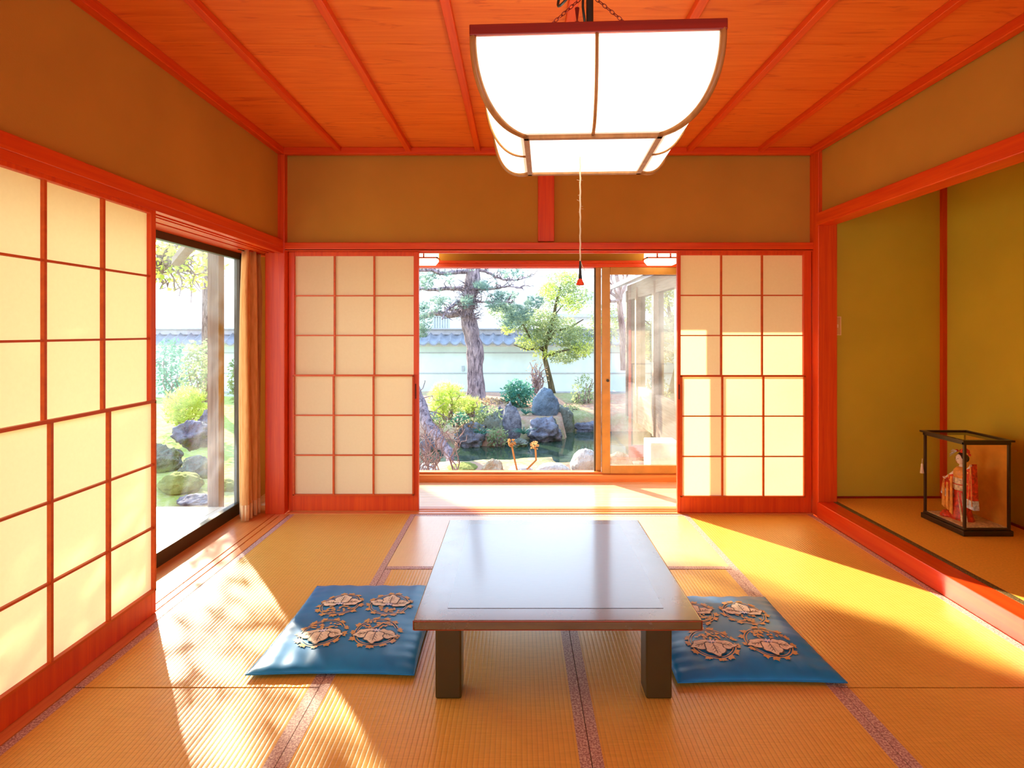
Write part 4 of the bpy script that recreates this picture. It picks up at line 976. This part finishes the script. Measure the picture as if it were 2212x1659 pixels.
# left garden planting
bush('pine_shrub', 'yellow green pine shrub behind the hazy side window', 400, 885, 8.5, 46, 46, 380, M['needle_yellow'], .12, .005, True)
bush('shrub', 'grey green shrub rising behind the hazy side window', 430, 800, 9.5, 40, 70, 700, M['leaf_green'], .08, .02)
bush('evergreen_shrub', 'bluish evergreen shrub at the back of the side garden', 370, 800, 10.5, 40, 70, 700, M['leaf_teal'], .08, .02)
bush('evergreen_shrub', 'green bush behind the narrow pane next to the curtain', 520, 820, 10, 26, 60, 500, M['leaf_green'], .08, .02)
ht = thing('tall_tree', 'tall slender garden tree standing far out past the side window, its crown high above', 'tree', (-6.2, 12.3, -.3))
m = MB(); m.tube([(-6.6, 12.3, -.35), (-6.6, 12.3, 3), (-6.4, 12.2, 5), (-6.2, 12, 7.6)], [.11, .09, .07, .03], 9); m.build('trunk', M['bark'], ht, smooth=True)
f = MB()
for cx_, rx_, n_ in ((-5.86, .20, 1500), (-6.42, .17, 1200)):
    cloud(f, (cx_, 12, 6.2), (rx_, .6, 1.3), n_, lambda p: leafy(f, p, .16, .045))
f.build('foliage', M['leaf_green'], ht, fix=False)
ot = thing('overhanging_tree', 'twiggy tree crown with yellow leaves hanging at the top of the side window', 'tree', P(300, 900, 8.4))
f = MB(); cloud(f, P(380, 570, 7.4), (95*7.4/F, .6, 62*7.4/F), 620, lambda p: leafy(f, p, .09, .022)); 
for i in range(58):  # unseen clumps added across the sun path to dapple and soften it
    c0 = Vector((random.uniform(-5.3, -4.4), random.uniform(4.9, 8.2), random.uniform(2.5, 4.6)))
    cloud(f, c0, (.34, .38, .26), 120, lambda p: leafy(f, p, .11, .030))
f.build('foliage', M['needle_yellow'], ot, fix=False)
m = MB(); m.tube([P(300, 960, 8.4), P(305, 800, 8.2), P(315, 650, 8), P(340, 560, 7.7)], [.10, .09, .07, .05], 10)
for i in range(40): m.tube(wiggle(P(340, 560, 7.7), P(random.uniform(345, 470), random.uniform(510, 640), 7.4+random.uniform(-.5, .4)), 7, .22, i*2.1), [.018*(1-.11*q) for q in range(8)], 5)
m.build('trunk_and_limbs', M['twig'], ot)
bt = thing('bare_tree', 'leafless grey tree with upright forks seen through the sliding glass door', 'tree', P(1345, 720, 12.5))
m = MB(); root = P(1348, 800, 12.5); fk = P(1338, 655, 12.5); m.tube([root, P(1345, 720, 12.5), fk], [.08, .07, .06], 8)
for (x, y) in ((1310, 600), (1322, 585), (1335, 575), (1352, 590), (1362, 570), (1300, 640), (1318, 560)): m.tube(wiggle(fk, P(x, y, 12.5+random.uniform(-.4, .4)), 7, .12, x*.3), [.045*(1-.11*q) for q in range(8)], 6)
m.build('trunk_and_limbs', M['twig'], bt)

# ------------------------------------------------------------------ garden wall with tiles
YWL = 15.0
gw = thing('garden_wall', 'long white plastered garden wall capped with grey wavy roof tiles', 'wall', (0, YWL, -.6))
zt0 = P(0, 743, YWL).z; zt1 = P(0, 714, YWL).z
bx(-12, 9, YWL, YWL+.25, -.65, zt0+.02).build('plaster', M['plaster_white'], gw)
m = MB()
for y in (762, 806): 
    z = P(0, y, YWL).z; m.box(-12, 9, YWL-.02, YWL, z-.012, z+.012)
z = P(0, 847, YWL).z; m.box(-12, 9, YWL-.03, YWL, z-.02, z+.02)
m.build('rail', M['bar'], gw)
bx(-12, 9, YWL-.04, YWL, zt0-.07, zt0+.01).build('cream_cornice', M['house'], gw)
m = MB(); pitch = .271; nseg = int(21/pitch)*16
for j in range(3):
    y0, z0 = YWL-.36+j*.16, zt0+.02+j*.085; y1, z1 = y0+.18, z0+.10
    pa = []
    for i in range(nseg+1):
        x = -12+i*pitch/16; ph = (i % 16)/16
        wv = .045-.085*math.sin(PI*ph)**.8+.035*ph; pa.append((x, wv))
    a = m.add([(x, y0, z0+w) for x, w in pa]); b = m.add([(x, y1, z1+w) for x, w in pa]); c_ = m.add([(x, y0, z0+w-.035) for x, w in pa])
    for i in range(nseg): m.face([a+i, a+i+1, b+i+1, b+i]); m.face([a+i, c_+i, c_+i+1, a+i+1])
m.build('roof_tiles', M['tile'], gw, fix=False)
MB().box(-12, 9, YWL+.05, YWL+.25, zt0+.24, zt1+.06).box(-12, 9, YWL-.02, YWL+.3, zt1+.03, zt1+.055).build('ridge_cap', M['tile_light'], gw)
a = P(1000, 795, YWL-.03); bx(a.x-.03, a.x+.03, YWL-.05, YWL, a.z-.08, a.z+.06).build('tap_box', M['bar'], gw)

hs = thing('house', 'pale neighbouring house with a grey barred vent above the garden wall', 'house', (-4, 21, -.5))
bx(-14, .6, 21, 25, -.6, 4.6).build('wall', M['house'], hs)
a, b = P(935, 684, 21), P(973, 712, 21)
m = MB(); n_ = 7
for i in range(n_): x = a.x+(b.x-a.x)*(i+.2)/n_; m.box(x, x+.05, 20.93, 20.99, b.z-.1, a.z)
m.box(a.x-.05, b.x+.05, 20.9, 21, a.z, a.z+.05)
m.build('barred_vent', M['bar'], hs)
hs = thing('house', 'white neighbouring house with faint roof lines behind the maple crown', 'house', (4, 24, -.5))
bx(1.2, 12, 24, 28, -.6, 3.2).build('wall', M['house'], hs)
m = MB().box(.8, 12.4, 23.4, 24, P(0, 682, 23.6).z-.06, P(0, 678, 23.6).z); m.box(.9, 12, 23.8, 24, P(0, 600, 24).z, P(0, 597, 24).z+.03); m.build('eaves', M['bar'], hs)
m = MB(); a = P(1268, 640, 24); m.box(a.x, a.x+.4, 23.95, 24, a.z-.3, a.z+.2); m.build('window', M['bar'], hs)

# house wing seen through the glass
wg = thing('house_wing', 'side wing of the house with dark window bays, seen through the sliding glass door', 'house', (2.2, 8, -.4))
xw = 2.12
m = MB().box(xw, xw+.12, 5.0, 11.2, -.4, .25).box(xw, xw+.12, 5.0, 11.2, 1.82, 2.1)
for y in (5.0, 6.3, 7.6, 8.9, 10.2, 11.08): m.box(xw-.03, xw+.09, y, y+.12, -.4, 2.0)
m.build('timber_frame', M['wing_wood'], wg)
bx(xw+.05, xw+.06, 5.0, 11.2, .25, 1.82).build('panes', M['mirror_pane'], wg)
bx(xw+.5, xw+.55, 5.0, 11.2, -.4, 2.0).build('inner_wall', M['wing_wood'], wg)
MB().prism([(xw-.35, 2.02), (xw-.33, 2.10), (xw+2.2, 2.95), (xw+2.2, 2.85)], 5.0, 11.6, 'y').build('roof', M['tile'], wg)
a = P(1405, 957, 5.6); b = P(1470, 1012, 5.6)
tag(bx(a.x, b.x, 5.6, 5.9, -.46, a.z).build('white_cabinet', M['white_box'], bevel=.01), 'plain white outdoor box standing on the ground behind the sliding glass door', 'box')

# veranda deck, post, eaves on the left
dk = MB()
for i in range(9): dk.box(-2.95+i*.115, -2.95+(i+1)*.115-.004, -1, 4.19, -.09, -.05)
dk.box(-2.95, -1.92, 4.10, 4.16, -.40, -.09).box(-2.95, -2.89, -1, 4.16, -.40, -.09)
struct('floor_veranda', dk, M['deck'], 'sun-bleached pale wooden deck outside the side window', 'floor')
trim(bx(-2.245, -2.165, 4.19, 4.27, -.40, 2.4), M['post'], 'weathered square veranda post outside the side window')
trim(MB().prism([(-3.0, 2.30), (-3.0, 2.36), (-1.65, 2.72), (-1.65, 2.62)], -3, 5.2, 'y'), M['post'], 'wooden eaves above the veranda')
trim(MB().prism([(4.8, 2.62), (4.8, 2.72), (5.75, 2.42), (5.75, 2.36)], -2.0, 1.9, 'x'), M['post'], 'wooden eaves above the corridor window')
a = P(395, 545, 4.6); b = P(420, 515, 4.6)
m = MB(); c0, c1 = P(380, 566, 4.9), P(425, 512, 4.0); m.tube([c0, c1], .045, 4); trim(m, M['post'], 'slanting eaves bracket seen at the top of the side window')

# ------------------------------------------------------------------ lights
w = bpy.data.worlds.new('sky'); scn.world = w; w.use_nodes = True; nt_ = w.node_tree; nt_.nodes.clear()
out = nt_.nodes.new('ShaderNodeOutputWorld'); bg = nt_.nodes.new('ShaderNodeBackground'); tc = nt_.nodes.new('ShaderNodeTexCoord')
sp = nt_.nodes.new('ShaderNodeSeparateXYZ'); rp = nt_.nodes.new('ShaderNodeValToRGB')
nt_.links.new(tc.outputs['Generated'], sp.inputs[0]); nt_.links.new(sp.outputs['Z'], rp.inputs[0]); nt_.links.new(rp.outputs[0], bg.inputs[0]); nt_.links.new(bg.outputs[0], out.inputs[0])
e = rp.color_ramp.elements; e[0].position = 0; e[0].color = (.95, .98, 1, 1); e[1].position = .7; e[1].color = (.42, .66, 1, 1)
bg.inputs[1].default_value = 3.1
sd = bpy.data.lights.new('sun', 'SUN'); sd.energy = 13; sd.color = (1, .88, .66); sd.angle = math.radians(.6)
so = bpy.data.objects.new('sun', sd); col.objects.link(so)
EL = math.radians(24); dirv = Vector((.59*math.cos(EL), -.807*math.cos(EL), -math.sin(EL)))
so.rotation_euler = dirv.to_track_quat('-Z', 'Y').to_euler(); so.location = (-3, 8, 5)

cd = bpy.data.cameras.new('camera'); co = bpy.data.objects.new('camera', cd); col.objects.link(co)
co.location = (0, 0, CH); co.rotation_euler = (PI/2, 0, 0); cd.sensor_width = 36; cd.lens = F/2212*36
cd.shift_x = (1106-CX)/2212; cd.shift_y = -(829.5-CY)/2212; cd.clip_start = .05; cd.clip_end = 200
scn.camera = co
vs_ = scn.view_settings; vs_.view_transform = 'Standard'; vs_.look = 'None'; vs_.gamma = 1; vs_.use_curve_mapping = False; vs_.exposure = .55
cy = scn.cycles; cy.max_bounces = 10; cy.diffuse_bounces = 6; cy.glossy_bounces = 4; cy.transparent_max_bounces = 12; cy.transmission_bounces = 4
cy.sample_clamp_indirect = 6; cy.caustics_reflective = False; cy.caustics_refractive = False
